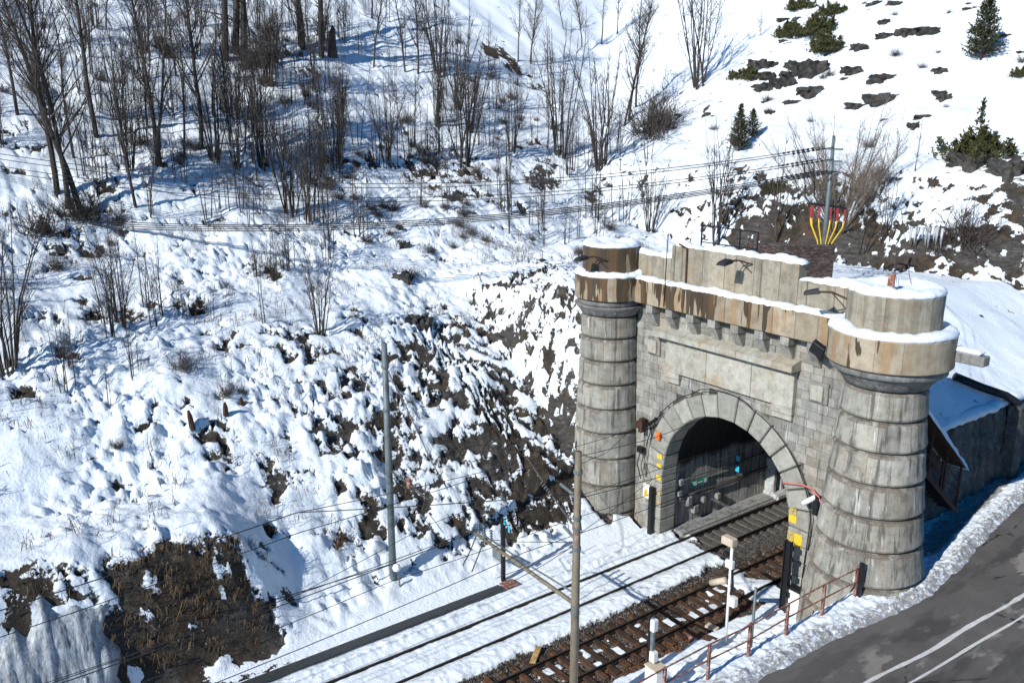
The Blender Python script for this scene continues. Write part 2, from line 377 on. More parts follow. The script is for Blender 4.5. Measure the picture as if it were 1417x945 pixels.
# ------------------------------------------------------------------ materials
class NT:
    """tiny wrapper to write node trees shortly"""
    def __init__(s, name):
        s.m = bpy.data.materials.new(name)
        s.m.use_nodes = True
        s.t = s.m.node_tree
        s.b = s.t.nodes['Principled BSDF']
        s.geo = s.t.nodes.new('ShaderNodeNewGeometry')
    def put(s, sock, v):
        if hasattr(v, 'links') or isinstance(v, bpy.types.NodeSocket): s.t.links.new(v, sock)
        elif isinstance(v, (tuple, list)) and len(v) == 3 and sock.type == 'RGBA': sock.default_value = (*v, 1)
        else: sock.default_value = v
    def pos(s, scale=(1, 1, 1), loc=(0, 0, 0), obj_space=False):
        n = s.t.nodes.new('ShaderNodeMapping')
        n.inputs['Scale'].default_value = scale
        n.inputs['Location'].default_value = loc
        if obj_space:
            tc = s.t.nodes.new('ShaderNodeTexCoord'); s.t.links.new(tc.outputs['Object'], n.inputs[0])
        else:
            s.t.links.new(s.geo.outputs['Position'], n.inputs[0])
        return n.outputs[0]
    def noise(s, vec, scale, detail=4, rough=0.55, dist=0.0):
        n = s.t.nodes.new('ShaderNodeTexNoise')
        s.t.links.new(vec, n.inputs['Vector'])
        n.inputs['Scale'].default_value = scale
        n.inputs['Detail'].default_value = detail
        n.inputs['Roughness'].default_value = rough
        n.inputs['Distortion'].default_value = dist
        return n.outputs[0]
    def voro(s, vec, scale, feature='F1', out='Distance'):
        n = s.t.nodes.new('ShaderNodeTexVoronoi')
        n.feature = feature
        s.t.links.new(vec, n.inputs['Vector']); n.inputs['Scale'].default_value = scale
        return n.outputs[out]
    def ramp(s, fac, stops):
        n = s.t.nodes.new('ShaderNodeValToRGB')
        s.put(n.inputs[0], fac)
        e = n.color_ramp.elements
        while len(e) < len(stops): e.new(0.5)
        for k, (p, c) in enumerate(stops):
            e[k].position = p
            e[k].color = (c, c, c, 1) if isinstance(c, (int, float)) else (*c, 1)
        return n.outputs[0]
    def mix(s, fac, a, b, mode='MIX'):
        n = s.t.nodes.new('ShaderNodeMix')
        n.data_type = 'RGBA'; n.blend_type = mode
        s.put(n.inputs[0], fac); s.put(n.inputs[6], a); s.put(n.inputs[7], b)
        return n.outputs[2]
    def math(s, op, a, b=0.0, clamp=False):
        n = s.t.nodes.new('ShaderNodeMath'); n.operation = op; n.use_clamp = clamp
        s.put(n.inputs[0], a); s.put(n.inputs[1], b)
        return n.outputs[0]
    def range(s, v, a, b, c=0.0, d=1.0, smooth=True):
        n = s.t.nodes.new('ShaderNodeMapRange')
        if smooth: n.interpolation_type = 'SMOOTHSTEP'
        s.put(n.inputs[0], v)
        for k, q in enumerate((a, b, c, d)): n.inputs[k + 1].default_value = q
        return n.outputs[0]
    def attr(s, name):
        n = s.t.nodes.new('ShaderNodeAttribute'); n.attribute_name = name
        return n.outputs['Fac']
    def rnd(s):
        return s.t.nodes.new('ShaderNodeObjectInfo').outputs['Random']
    def xyz(s, k):
        n = s.t.nodes.new('ShaderNodeSeparateXYZ'); s.t.links.new(s.geo.outputs['Position'], n.inputs[0])
        return n.outputs[k]
    def done(s, col, rough=0.8, bump=None, strength=0.3, dist=0.05, metal=0.0, spec=0.3):
        s.put(s.b.inputs['Base Color'], col)
        s.put(s.b.inputs['Roughness'], rough)
        s.b.inputs['Metallic'].default_value = metal
        s.b.inputs['Specular IOR Level'].default_value = spec
        if bump is not None:
            n = s.t.nodes.new('ShaderNodeBump')
            n.inputs['Strength'].default_value = strength; n.inputs['Distance'].default_value = dist
            s.put(n.inputs['Height'], bump)
            s.t.links.new(n.outputs[0], s.b.inputs['Normal'])
        return s.m

def snow_bump(n):
    a = n.noise(n.pos(), 7.0, 4, 0.6)
    b = n.noise(n.pos(), 38.0, 3, 0.6)
    return n.math('ADD', a, n.math('MULTIPLY', b, 0.25))

SNOW = (0.85, 0.905, 0.93)
def mat_snow():
    n = NT('snow')
    return n.done(SNOW, 0.55, snow_bump(n), 0.35, 0.06, spec=0.35)

def mat_land():
    n = NT('snowy_ground')
    p = n.pos()
    bare = n.attr('bare')
    edge = n.math('ADD', bare, n.math('MULTIPLY', n.math('SUBTRACT', n.noise(p, 5.5, 5, 0.65), 0.5), 1.1))
    f = n.range(edge, 0.44, 0.56)
    soil = n.ramp(n.noise(p, 2.2, 6, 0.65), [(0.25, (0.016, 0.013, 0.011)), (0.5, (0.05, 0.04, 0.03)), (0.68, (0.10, 0.075, 0.048)), (0.85, (0.17, 0.14, 0.10))])
    rock = n.ramp(n.noise(n.pos((1.5, 1.5, 4.0)), 1.7, 6, 0.7), [(0.3, (0.02, 0.019, 0.018)), (0.55, (0.075, 0.068, 0.06)), (0.8, (0.17, 0.16, 0.145))])
    gnd = n.mix(n.range(n.noise(p, 0.35, 2), 0.42, 0.58), soil, rock)
    rust = n.range(n.noise(p, 0.9, 3), 0.6, 0.72)
    gnd = n.mix(n.math('MULTIPLY', rust, 0.55), gnd, (0.13, 0.06, 0.025))
    moss = n.range(n.noise(n.pos(loc=(9, 3, 4)), 0.7, 3), 0.62, 0.72)
    gnd = n.mix(n.math('MULTIPLY', moss, 0.45), gnd, (0.07, 0.075, 0.025))
    # litter and twig tips scattered thinly over the snow
    lit = n.range(n.noise(n.pos((1, 1, 0.5)), 13.0, 4, 0.75), 0.665, 0.72)
    lit = n.math('MULTIPLY', lit, n.attr('litter'))
    snow = n.mix(lit, SNOW, (0.16, 0.12, 0.08))
    col = n.mix(f, snow, gnd)
    rough = n.range(f, 0, 1, 0.55, 0.95)
    h = n.math('ADD', n.math('MULTIPLY', snow_bump(n), n.range(f, 0, 1, 1.0, 0.0)), n.math('MULTIPLY', n.noise(p, 9.0, 6, 0.75), n.range(f, 0, 1, 0.0, 2.2)))
    return n.done(col, rough, h, 0.55, 0.08, spec=0.25)

def mat_stone(name, dark, mid, light, streak=0.6, lime=0.5, var=0.35, wet=0.0, warm=0.0, fine=45.0):
    n = NT(name)
    p = n.pos()
    base = n.ramp(n.noise(p, 2.6, 6, 0.7), [(0.3, dark), (0.5, mid), (0.72, light)])
    r = n.rnd()
    base = n.mix(1.0, base, n.ramp(r, [(0.0, 1.0 - var), (1.0, 1.0 + var * 0.4)]), 'MULTIPLY')
    if warm:
        w = n.math('MULTIPLY', n.range(n.noise(n.pos((1, 1, 0.6), (3, 7, 1)), 0.8, 3), 0.45, 0.65), warm)
        base = n.mix(w, base, (0.40, 0.27, 0.14), 'MIX')
    grit = n.noise(p, fine, 3, 0.7)
    base = n.mix(0.75, base, n.ramp(grit, [(0.3, 0.45), (0.5, 0.95), (0.7, 1.25)]), 'MULTIPLY')
    s1 = n.noise(n.pos((2.6, 2.6, 0.16)), 1.6, 4, 0.6)
    f1 = n.math('MULTIPLY', n.range(s1, 0.52, 0.66), streak)
    base = n.mix(f1, base, (0.06, 0.055, 0.05))
    s2 = n.noise(n.pos((3.4, 3.4, 0.22), (5, 2, 0)), 1.5, 4, 0.6)
    f2 = n.math('MULTIPLY', n.range(s2, 0.62, 0.72), lime)
    base = n.mix(f2, base, (0.62, 0.61, 0.57))
    if wet:
        s3 = n.noise(n.pos((1.9, 1.9, 0.10), (1, 4, 8)), 1.3, 2, 0.5)
        f3 = n.math('MULTIPLY', n.range(s3, 0.54, 0.57), wet)
        base = n.mix(f3, base, (0.055, 0.045, 0.033))
    if name.startswith('weathered'):
        sx = n.t.nodes.new('ShaderNodeSeparateXYZ'); n.t.links.new(n.geo.outputs['True Normal'], sx.inputs[0])
        led = n.math('MULTIPLY', n.range(sx.outputs[2], 0.25, 0.6), n.range(n.noise(p, 2.2, 4, 0.7), 0.36, 0.56))
        base = n.mix(n.math('MULTIPLY', led, 0.75), base, (0.115, 0.088, 0.066))
    h = n.math('ADD', n.noise(p, 14.0, 5, 0.7), n.math('MULTIPLY', grit, 0.6))
    return n.done(base, 0.85, h, 0.5, 0.03)

def mat_cornice():
    n = NT('stained_cornice_stone')
    p = n.pos()
    clean = n.ramp(n.noise(p, 2.0, 6, 0.7), [(0.3, (0.25, 0.20, 0.135)), (0.5, (0.37, 0.305, 0.215)), (0.75, (0.46, 0.395, 0.30))])
    clean = n.mix(1.0, clean, n.ramp(n.rnd(), [(0, 0.75), (1, 1.12)]), 'MULTIPLY')
    orange = n.range(n.noise(n.pos((2, 2, 0.3), (4, 1, 2)), 1.1, 3), 0.48, 0.6)
    clean = n.mix(n.math('MULTIPLY', orange, 0.55), clean, (0.33, 0.19, 0.08))
    grit = n.noise(p, 55.0, 3, 0.7)
    clean = n.mix(0.7, clean, n.ramp(grit, [(0.3, 0.5), (0.5, 0.95), (0.7, 1.25)]), 'MULTIPLY')
    # meltwater stripes: hard edged, many on the left and few on the right turret
    s = n.noise(n.pos((1.0, 1.0, 0.12)), 2.6, 3, 0.55, 0.25)
    thr = n.range(n.xyz(0), -8.0, 8.0, -0.075, 0.15, False)
    drop = n.range(n.xyz(2), 11.4, 12.65, 0.05, -0.015, False)
    thr = n.math('ADD', thr, drop)
    f = n.range(n.math('SUBTRACT', s, thr), 0.462, 0.478)
    wetc = n.ramp(n.noise(n.pos((1.4, 1.4, 0.15), (2, 2, 2)), 1.5, 3), [(0.35, (0.035, 0.026, 0.017)), (0.5, (0.062, 0.041, 0.021)), (0.68, (0.13, 0.068, 0.025))])
    col = n.mix(n.math('MULTIPLY', f, 0.93), clean, wetc)
    rough = n.range(f, 0, 1, 0.85, 0.45)
    h = n.math('ADD', n.noise(p, 14.0, 5, 0.7), n.math('MULTIPLY', grit, 0.6))
    return n.done(col, rough, h, 0.45, 0.03)

def mat_plain(name, c, rough=0.6, metal=0.0, var=0.25, scale=6.0, c2=None, t=(0.5, 0.65), bump=0.15, spec=0.4):
    n = NT(name)
    p = n.pos()
    q = n.noise(p, scale, 5, 0.65)
    a = tuple(x * (1 - var) for x in c); b = tuple(min(1, x * (1 + var)) for x in c)
    col = n.ramp(q, [(0.3, a), (0.7, b)])
    if c2 is not None:
        col = n.mix(n.range(n.noise(n.pos(loc=(3, 1, 7)), scale * 0.7, 5, 0.7), t[0], t[1]), col, c2)
    return n.done(col, rough, q, bump, 0.02, metal, spec)

def mat_brick():
    n = NT('old_brick')
    p = n.pos()
    t = n.t.nodes.new('ShaderNodeTexBrick')
    v = n.pos((1, 1, 1)); n.t.links.new(v, t.inputs['Vector'])
    t.inputs['Scale'].default_value = 1.0
    c = n.ramp(n.noise(n.pos((4, 4, 14)), 1.0, 3, 0.8), [(0.3, (0.02, 0.016, 0.015)), (0.5, (0.065, 0.042, 0.036)), (0.7, (0.19, 0.165, 0.145))])
    n.t.nodes.remove(t)
    return n.done(c, 0.9, n.noise(p, 20, 4), 0.5, 0.03)

def mat_wall():
    n = NT('dark_rubble_wall')
    p = n.pos()
    cells = n.voro(n.pos((1, 1, 1.5)), 2.6, 'DISTANCE_TO_EDGE')
    c = n.ramp(n.noise(p, 2.2, 6, 0.7), [(0.3, (0.05, 0.05, 0.045)), (0.55, (0.12, 0.12, 0.11)), (0.8, (0.26, 0.26, 0.24))])
    j = n.range(cells, 0.0, 0.05)
    c = n.mix(n.range(j, 0, 1, 0.55, 1.0), (0.03, 0.03, 0.03), c)
    wet = n.range(n.noise(n.pos((1.2, 1.2, 0.15)), 1.0, 3), 0.5, 0.6)
    c = n.mix(n.math('MULTIPLY', wet, 0.6), c, (0.03, 0.03, 0.028))
    return n.done(c, 0.85, n.math('ADD', n.math('MULTIPLY', j, 0.15), n.noise(p, 9, 5)), 0.8, 0.08)

def mat_asphalt():
    n = NT('worn_asphalt')
    p = n.pos()
    c = n.ramp(n.noise(p, 0.8, 5, 0.6), [(0.3, (0.098, 0.088, 0.078)), (0.7, (0.145, 0.131, 0.116))])
    patch = n.range(n.noise(n.pos((0.9, 0.35, 1), (2.2, 1.0, 0)), 0.8, 5, 0.6), 0.54, 0.60)
    band = n.math('MULTIPLY', n.range(n.xyz(0), 9.9, 10.6), n.range(n.xyz(0), 13.6, 12.9))
    patch = n.math('MULTIPLY', patch, band)
    c = n.mix(n.math('MULTIPLY', patch, 0.85), c, (0.29, 0.265, 0.225))
    crack = n.voro(n.pos((1.0, 0.55, 1)), 0.5, 'DISTANCE_TO_EDGE')
    cr = n.math('ADD', crack, n.math('MULTIPLY', n.noise(p, 3.0, 4), 0.10))
    c = n.mix(n.math('MULTIPLY', n.range(cr, 0.062, 0.05), n.range(n.noise(n.pos(loc=(4, 4, 0)), 0.5, 2), 0.48, 0.58)), c, (0.03, 0.027, 0.024))
    c = n.mix(0.7, c, n.ramp(n.noise(p, 60, 2, 0.8), [(0.3, 0.6), (0.7, 1.35)]), 'MULTIPLY')
    grit = n.range(n.noise(p, 26.0, 4, 0.8), 0.62, 0.7)
    c = n.mix(n.math('MULTIPLY', grit, 0.45), c, (0.30, 0.28, 0.25))
    wetp = n.range(n.noise(n.pos((1.0, 0.25, 1), (7, 0, 0)), 0.9, 4, 0.6), 0.52, 0.6)
    c = n.mix(n.math('MULTIPLY', wetp, 0.55), c, (0.045, 0.041, 0.037))
    track = n.range(n.noise(n.pos((1.2, 0.06, 1)), 1.0, 3), 0.5, 0.65)
    c = n.mix(n.math('MULTIPLY', track, 0.35), c, (0.14, 0.13, 0.12))
    rough = n.ramp(n.noise(p, 0.5, 3), [(0.4, 0.5), (0.6, 0.85)])
    return n.done(c, rough, n.noise(p, 70, 3), 0.4, 0.015)

def mat_dirty_snow():
    n = NT('ploughed_dirty_snow')
    p = n.pos()
    dirt = n.noise(p, 3.2, 6, 0.75)
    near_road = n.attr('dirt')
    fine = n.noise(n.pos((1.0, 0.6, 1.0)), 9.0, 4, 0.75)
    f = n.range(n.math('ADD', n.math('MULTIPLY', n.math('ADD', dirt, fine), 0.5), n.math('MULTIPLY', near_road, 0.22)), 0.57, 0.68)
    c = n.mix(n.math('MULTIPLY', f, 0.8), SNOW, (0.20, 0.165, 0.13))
    return n.done(c, 0.65, n.math('ADD', snow_bump(n), n.math('MULTIPLY', dirt, 0.8)), 0.6, 0.08)

def mat_bed():
    n = NT('snow_and_ballast')
    p = n.pos()
    bare = n.attr('bare')
    edge = n.math('ADD', bare, n.math('MULTIPLY', n.math('SUBTRACT', n.noise(p, 7, 5, 0.7), 0.5), 0.9))
    f = n.range(edge, 0.44, 0.56)
    cell = n.voro(p, 11.0, 'F1', 'Color')
    sep = n.t.nodes.new('ShaderNodeSeparateColor'); n.t.links.new(cell, sep.inputs[0])
    st = n.ramp(sep.outputs[0], [(0.0, (0.045, 0.038, 0.031)), (0.4, (0.135, 0.11, 0.088)), (0.8, (0.23, 0.19, 0.15)), (1.0, (0.31, 0.275, 0.24))])
    rust = n.range(n.xyz(0), 1.9, 2.8)
    st = n.mix(n.math('MULTIPLY', n.math('MULTIPLY', rust, n.range(n.noise(p, 1.3, 3), 0.4, 0.6)), 0.75), st, (0.21, 0.085, 0.03))
    grey = n.math('MULTIPLY', n.range(n.xyz(1), 0.5, 2.0), n.range(n.xyz(0), 0.6, -0.4))
    st = n.mix(n.math('MULTIPLY', grey, 0.7), st, (0.15, 0.145, 0.135))
    dk = n.voro(p, 11.0, 'DISTANCE_TO_EDGE')
    st = n.mix(n.range(dk, 0.12, 0.02), st, (0.012, 0.011, 0.01))
    speck = n.range(n.noise(p, 22.0, 3, 0.7), 0.70, 0.76)
    rail_dirt = n.math('MULTIPLY', speck, n.attr('litter'))
    snow = n.mix(rail_dirt, SNOW, (0.12, 0.09, 0.07))
    c = n.mix(f, snow, st)
    h = n.math('ADD', n.math('MULTIPLY', snow_bump(n), n.range(f, 0, 1, 1, 0)), n.math('MULTIPLY', dk, n.math('MULTIPLY', f, 3.0)))
    return n.done(c, n.range(f, 0, 1, 0.55, 0.9), h, 0.6, 0.06, spec=0.25)

def mat_wood(name, c, rust=0.4):
    n = NT(name)
    g = n.noise(n.pos((0.8, 14, 14)), 1.0, 5, 0.7)
    a = tuple(x * 0.45 for x in c)
    col = n.ramp(g, [(0.3, a), (0.6, c), (0.8, tuple(min(1, x * 1.6) for x in c))])
    col = n.mix(1.0, col, n.ramp(n.rnd(), [(0, 0.6), (1, 1.25)]), 'MULTIPLY')
    col = n.mix(n.math('MULTIPLY', n.range(n.noise(n.pos(), 3.0, 4), 0.5, 0.65), rust), col, (0.19, 0.075, 0.025))
    return n.done(col, 0.85, g, 0.5, 0.02)

def mat_bark(name, a, b):
    n = NT(name)
    col = n.ramp(n.noise(n.pos((1, 1, 0.3)), 7.0, 5, 0.7), [(0.3, a), (0.7, b)])
    col = n.mix(1.0, col, n.ramp(n.rnd(), [(0, 0.75), (1, 1.15)]), 'MULTIPLY')
    return n.done(col, 0.9, n.noise(n.pos((1, 1, 0.2)), 25, 3), 0.5, 0.02, spec=0.2)

def mat_leaf(name, a, b):
    n = NT(name)
    col = n.ramp(n.noise(n.pos(), 3.0, 4, 0.7), [(0.3, a), (0.7, b)])
    return n.done(col, 0.8, spec=0.2)

def mat_tunnel():
    n = NT('sooty_tunnel_masonry')
    p = n.pos()
    z = n.xyz(2)
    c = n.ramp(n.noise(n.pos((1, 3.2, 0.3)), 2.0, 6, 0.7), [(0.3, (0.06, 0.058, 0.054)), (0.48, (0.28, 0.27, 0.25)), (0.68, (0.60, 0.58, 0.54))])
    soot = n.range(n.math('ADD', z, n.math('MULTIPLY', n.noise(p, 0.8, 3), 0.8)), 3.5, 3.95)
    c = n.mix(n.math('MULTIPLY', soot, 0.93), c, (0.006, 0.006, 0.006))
    return n.done(c, 0.9, n.noise(p, 6, 6, 0.75), 0.9, 0.08)

def mat_ice():
    n = NT('blue_grey_ice')
    c = n.ramp(n.noise(n.pos((3.2, 3.2, 0.18)), 2.0, 6, 0.7), [(0.3, (0.15, 0.16, 0.165)), (0.5, (0.34, 0.365, 0.38)), (0.7, (0.62, 0.655, 0.68))])
    dk = n.range(n.noise(n.pos((2.4, 2.4, 0.1), (3, 3, 0)), 1.2, 3), 0.6, 0.7)
    c = n.mix(n.math('MULTIPLY', dk, 0.7), c, (0.13, 0.115, 0.10))
    return n.done(c, 0.45, n.noise(n.pos((3, 3, 0.6)), 4, 4), 0.5, 0.06, spec=0.5)

MAT = dict(
    snow=mat_snow(), land=mat_land(), dirty=mat_dirty_snow(), bed=mat_bed(), asphalt=mat_asphalt(),
    drum=mat_stone('weathered_turret_stone', (0.20, 0.192, 0.162), (0.355, 0.342, 0.292), (0.445, 0.43, 0.375), 0.75, 0.85, 0.28, 0.22, 0.18),
    ashlar=mat_stone('grey_ashlar', (0.18, 0.172, 0.15), (0.32, 0.31, 0.272), (0.43, 0.415, 0.37), 0.38, 0.6, 0.3, 0.0, 0.16),
    arch=mat_stone('arch_stone', (0.23, 0.225, 0.19), (0.345, 0.335, 0.285), (0.43, 0.415, 0.36), 0.18, 0.1, 0.2),
    panel=mat_stone('pale_panel_stone', (0.27, 0.25, 0.185), (0.42, 0.40, 0.33), (0.53, 0.52, 0.47), 0.14, 0.4, 0.1, 0.0, 0.42),
    parapet=mat_stone('buff_parapet_stone', (0.22, 0.19, 0.135), (0.34, 0.305, 0.23), (0.43, 0.395, 0.315), 0.18, 0.0, 0.2, 0.25, 0.28, 60.0),
    mold=mat_stone('dark_moulding_stone', (0.12, 0.115, 0.105), (0.22, 0.215, 0.20), (0.34, 0.34, 0.32), 0.6, 0.65, 0.2),
    joint=mat_plain('dark_joint', (0.085, 0.08, 0.072), 0.95),
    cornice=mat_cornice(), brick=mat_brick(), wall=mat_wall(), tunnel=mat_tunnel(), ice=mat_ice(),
    rail=mat_plain('rail_side_rust', (0.028, 0.02, 0.016), 0.6, 0.4, 0.4, 12, None),
    railtop=mat_plain('rail_running_surface', (0.10, 0.095, 0.09), 0.35, 0.8),
    sleeper=mat_wood('tarred_sleeper', (0.085, 0.05, 0.032), 0.55),
    csleeper=mat_plain('grey_sleeper', (0.10, 0.09, 0.08), 0.9),
    plank=mat_wood('fresh_plank', (0.5, 0.33, 0.13), 0.0),
    steelgrey=mat_plain('galvanised_grey', (0.15, 0.18, 0.185), 0.55, 0.2, 0.25, 3, (0.08, 0.095, 0.095)),
    steelbrown=mat_plain('weathered_brown_steel', (0.20, 0.165, 0.115), 0.65, 0.1, 0.25, 3, (0.20, 0.085, 0.03), (0.6, 0.7)),
    black=mat_plain('black_steel', (0.014, 0.015, 0.018), 0.45, 0.2),
    wire=mat_plain('dark_wire', (0.03, 0.028, 0.028), 0.6, 0.3),
    wirel=mat_plain('grey_wire', (0.10, 0.095, 0.09), 0.6, 0.3),
    white=mat_plain('white_paint', (0.75, 0.75, 0.72), 0.5, 0, 0.08, 5, (0.4, 0.33, 0.25), (0.62, 0.75)),
    cream=mat_plain('cream_paint', (0.55, 0.46, 0.34), 0.55, 0, 0.15),
    rusty=mat_plain('flaking_rust_paint', (0.24, 0.085, 0.05), 0.75, 0.1, 0.35, 9, (0.40, 0.31, 0.28), (0.5, 0.6)),
    rustdark=mat_plain('dark_rust', (0.07, 0.035, 0.024), 0.8, 0.2, 0.4, 9),
    yellow=mat_plain('yellow_paint', (0.75, 0.48, 0.03), 0.6, 0, 0.15),
    yellowold=mat_plain('worn_yellow_paint', (0.50, 0.35, 0.08), 0.7, 0, 0.2, 9, (0.2, 0.19, 0.16), (0.5, 0.6)),
    red=mat_plain('red_insulator', (0.36, 0.03, 0.035), 0.55),
    pink=mat_plain('pink_hose', (0.6, 0.16, 0.14), 0.5),
    orange=mat_plain('orange_plastic', (0.8, 0.16, 0.03), 0.5),
    blue=mat_plain('cyan_plate', (0.04, 0.45, 0.62), 0.4, 0, 0.05),
    green=mat_plain('green_sign', (0.02, 0.30, 0.19), 0.5),
    signwhite=mat_plain('sign_white', (0.78, 0.79, 0.76), 0.5, 0, 0.05),
    cover=mat_plain('wet_channel_cover', (0.045, 0.05, 0.05), 0.5, 0, 0.2),
    paleconc=mat_plain('pale_concrete', (0.46, 0.47, 0.45), 0.85, 0, 0.2, 4, (0.25, 0.25, 0.23)),
    concrete=mat_plain('plain_concrete', (0.27, 0.27, 0.255), 0.85, 0, 0.3, 4, (0.12, 0.115, 0.1)),
    bark=mat_bark('dark_bark', (0.028, 0.023, 0.019), (0.10, 0.085, 0.072)),
    twig=mat_bark('twig_bark', (0.038, 0.03, 0.025), (0.13, 0.105, 0.088)),
    paletwig=mat_bark('pale_twig_bark', (0.12, 0.095, 0.072), (0.27, 0.22, 0.175)),
    needle=mat_leaf('needles', (0.022, 0.03, 0.014), (0.075, 0.08, 0.032)),
    juniper=mat_leaf('juniper_needles', (0.03, 0.036, 0.014), (0.10, 0.095, 0.035)),
    grass=mat_leaf('dry_grass', (0.035, 0.022, 0.013), (0.23, 0.165, 0.095)),
    rock=mat_stone('dark_slope_rock', (0.018, 0.018, 0.017), (0.05, 0.048, 0.044), (0.13, 0.122, 0.11), 0.2, 0.0, 0.4, 0.0, 0.06, 14.0),
    stumpw=mat_bark('stump_wood', (0.03, 0.019, 0.013), (0.11, 0.065, 0.04)),
    line=mat_plain('salted_white_line', (0.62, 0.60, 0.56), 0.7, 0, 0.15, 5),
)

# ------------------------------------------------------------------ ground
def axis(segs):
    """list of (start, end, step) joined into one coordinate list"""
    out = []
    for a, b, st in segs:
        n = max(1, int(round((b - a) / st)))
        out += [a + (b - a) * k / n for k in range(n)]
    out.append(segs[-1][1])
    return np.array(out)

def grow(a, b, s0, s1):
    out = [a]; x = a
    while x < b:
        f = (x - a) / (b - a)
        x += s0 + (s1 - s0) * f
        out.append(min(x, b))
    return out

def sheet(name, xs, ys, zf, keep=None, mat=None, attrs=None, parent=None, post=None):
    X, Y = np.meshgrid(xs, ys)
    Z = zf(X, Y)
    nx, ny = len(xs), len(ys)
    V = np.stack([X, Y, Z], -1).reshape(-1, 3)
    if post is not None: V = post(V, X, Y)
    idx = np.arange(nx * ny).reshape(ny, nx)
    Fq = np.stack([idx[:-1, :-1], idx[:-1, 1:], idx[1:, 1:], idx[1:, :-1]], -1).reshape(-1, 4)
    if keep is not None:
        cx = (X[:-1, :-1] + X[1:, 1:]).reshape(-1) / 2; cy = (Y[:-1, :-1] + Y[1:, 1:]).reshape(-1) / 2
        Fq = Fq[keep(cx, cy)]
    me = bpy.data.meshes.new(name)
    me.vertices.add(len(V)); me.vertices.foreach_set('co', V.astype(np.float32).ravel())
    me.loops.add(len(Fq) * 4); me.loops.foreach_set('vertex_index', Fq.astype(np.int32).ravel())
    me.polygons.add(len(Fq))
    me.polygons.foreach_set('loop_start', np.arange(len(Fq), dtype=np.int32) * 4)
    me.polygons.foreach_set('loop_total', np.full(len(Fq), 4, np.int32))
    me.polygons.foreach_set('use_smooth', np.ones(len(Fq), bool))
    for k, fn in (attrs or {}).items():
        a = me.attributes.new(k, 'FLOAT', 'POINT')
        a.data.foreach_set('value', fn(X, Y).astype(np.float32).ravel())
    me.update(calc_edges=True)
    if mat: me.materials.append(mat)
    return link(bpy.data.objects.new(name, me), parent)

def bare_field(X, Y):
    """0 = deep snow, 1 = bare earth or rock"""
    u = -X
    d = np.full(X.shape, -0.16)
    # the steep cut above the railway
    cut = sstep(5.2, 7.0, u) * sstep(19.0, 13.5, u) * sstep(-19.0, -10.0, Y) * sstep(6.0, 3.5, Y)
    d += cut * (0.17 + 0.10 * sstep(-13, -2, Y))
    face = sstep(-8.4, -8.9, X) * sstep(-14.0, -11.5, X) * sstep(-4.2, -2.6, Y) * sstep(4.6, 3.4, Y)
    d += face * (0.06 + 0.20 * sstep(8.5, 5.5, land(X, Y)))
    # mixed ground between the trees on the left
    d += 0.03 * sstep(13, 16, u) * sstep(40, 30, u)
    d += 0.06 * sstep(18, 24, u) * sstep(60, 40, u) * sstep(14, 6, Y)
    # rock bluff behind the portal
    ye = 0.95 * Y - 0.3 * X
    d += 0.24 * sstep(20.6, 21.8, ye) * sstep(27.5, 24.5, ye) * sstep(-26, -12, X)
    pm = np.zeros(X.shape)
    for (px, py, r, s) in PATCHES:
        q = ((X - px) ** 2 + (Y - py) ** 2) / (r * r)
        m = q < 6
        pm[m] = np.maximum(pm[m], s * np.exp(-q[m] * 1.1))
    d += 0.36 * pm * np.where(cut > 0.3, 0.75, 1.0)
    low = sstep(-15.0, -17.5, Y) * sstep(5.0, 5.6, u) * sstep(7.8, 6.6, u)
    d += 0.10 * low
    zl_ = land(X, Y)
    mixed = np.maximum(cut, face)
    d = d * (1 - mixed) + np.minimum(d, 0.10 + 0.16 * sstep(6.5, 4.0, zl_) * sstep(-9.0, -5.5, Y)) * mixed
    bl = sstep(20.0, 21.5, ye) * sstep(29.0, 26.5, ye)
    d = d * (1 - bl) + np.minimum(d, 0.0 + 0.20 * sstep(23.6, 22.2, ye) + 0.16 * sstep(-6, -9, X) * sstep(-20, -15, X) + 0.16 * sstep(-2.2, -0.6, X)) * bl
    d += 0.05 * sstep(20.6, 21.3, ye) * sstep(24.2, 23.0, ye) * sstep(-16, -9, X)
    d += 0.06 * sstep(23, 24, ye) * sstep(30, 28, ye) * sstep(-3.5, -1.5, X)
    # ditch side stays white
    d -= 0.6 * sstep(6.2, 5.0, u) * sstep(-19, -17, Y) * (Y < 1.3)
    d -= 0.35 * sstep(29, 37, ye - 2.0 * sstep(-8, 0, X)) * sstep(-26, -14, X)
    d += 0.9 * np.exp(-((X + 5.5) / 1.0) ** 2 - ((Y + 1.75) / 0.5) ** 2)
    st = np.maximum(bl, sstep(-2.6, -1.0, ye) * sstep(6.6, 5.2, ye) * sstep(12, 8, Y) * (X < -7.6))
    S = X * (1.75 - 0.6 * st)
    Yn = Y + 1.6 * zl_ * st
    n = 0.60 * fbm(S / 1.8, Yn / 2.0, 5, 21, 0.66) + 0.55 * fbm(S / 0.66, Yn / 0.7, 4, 33, 0.6)
    return np.clip(0.5 + (d + n * 0.85 - 0.12) * 2.4, 0, 1)

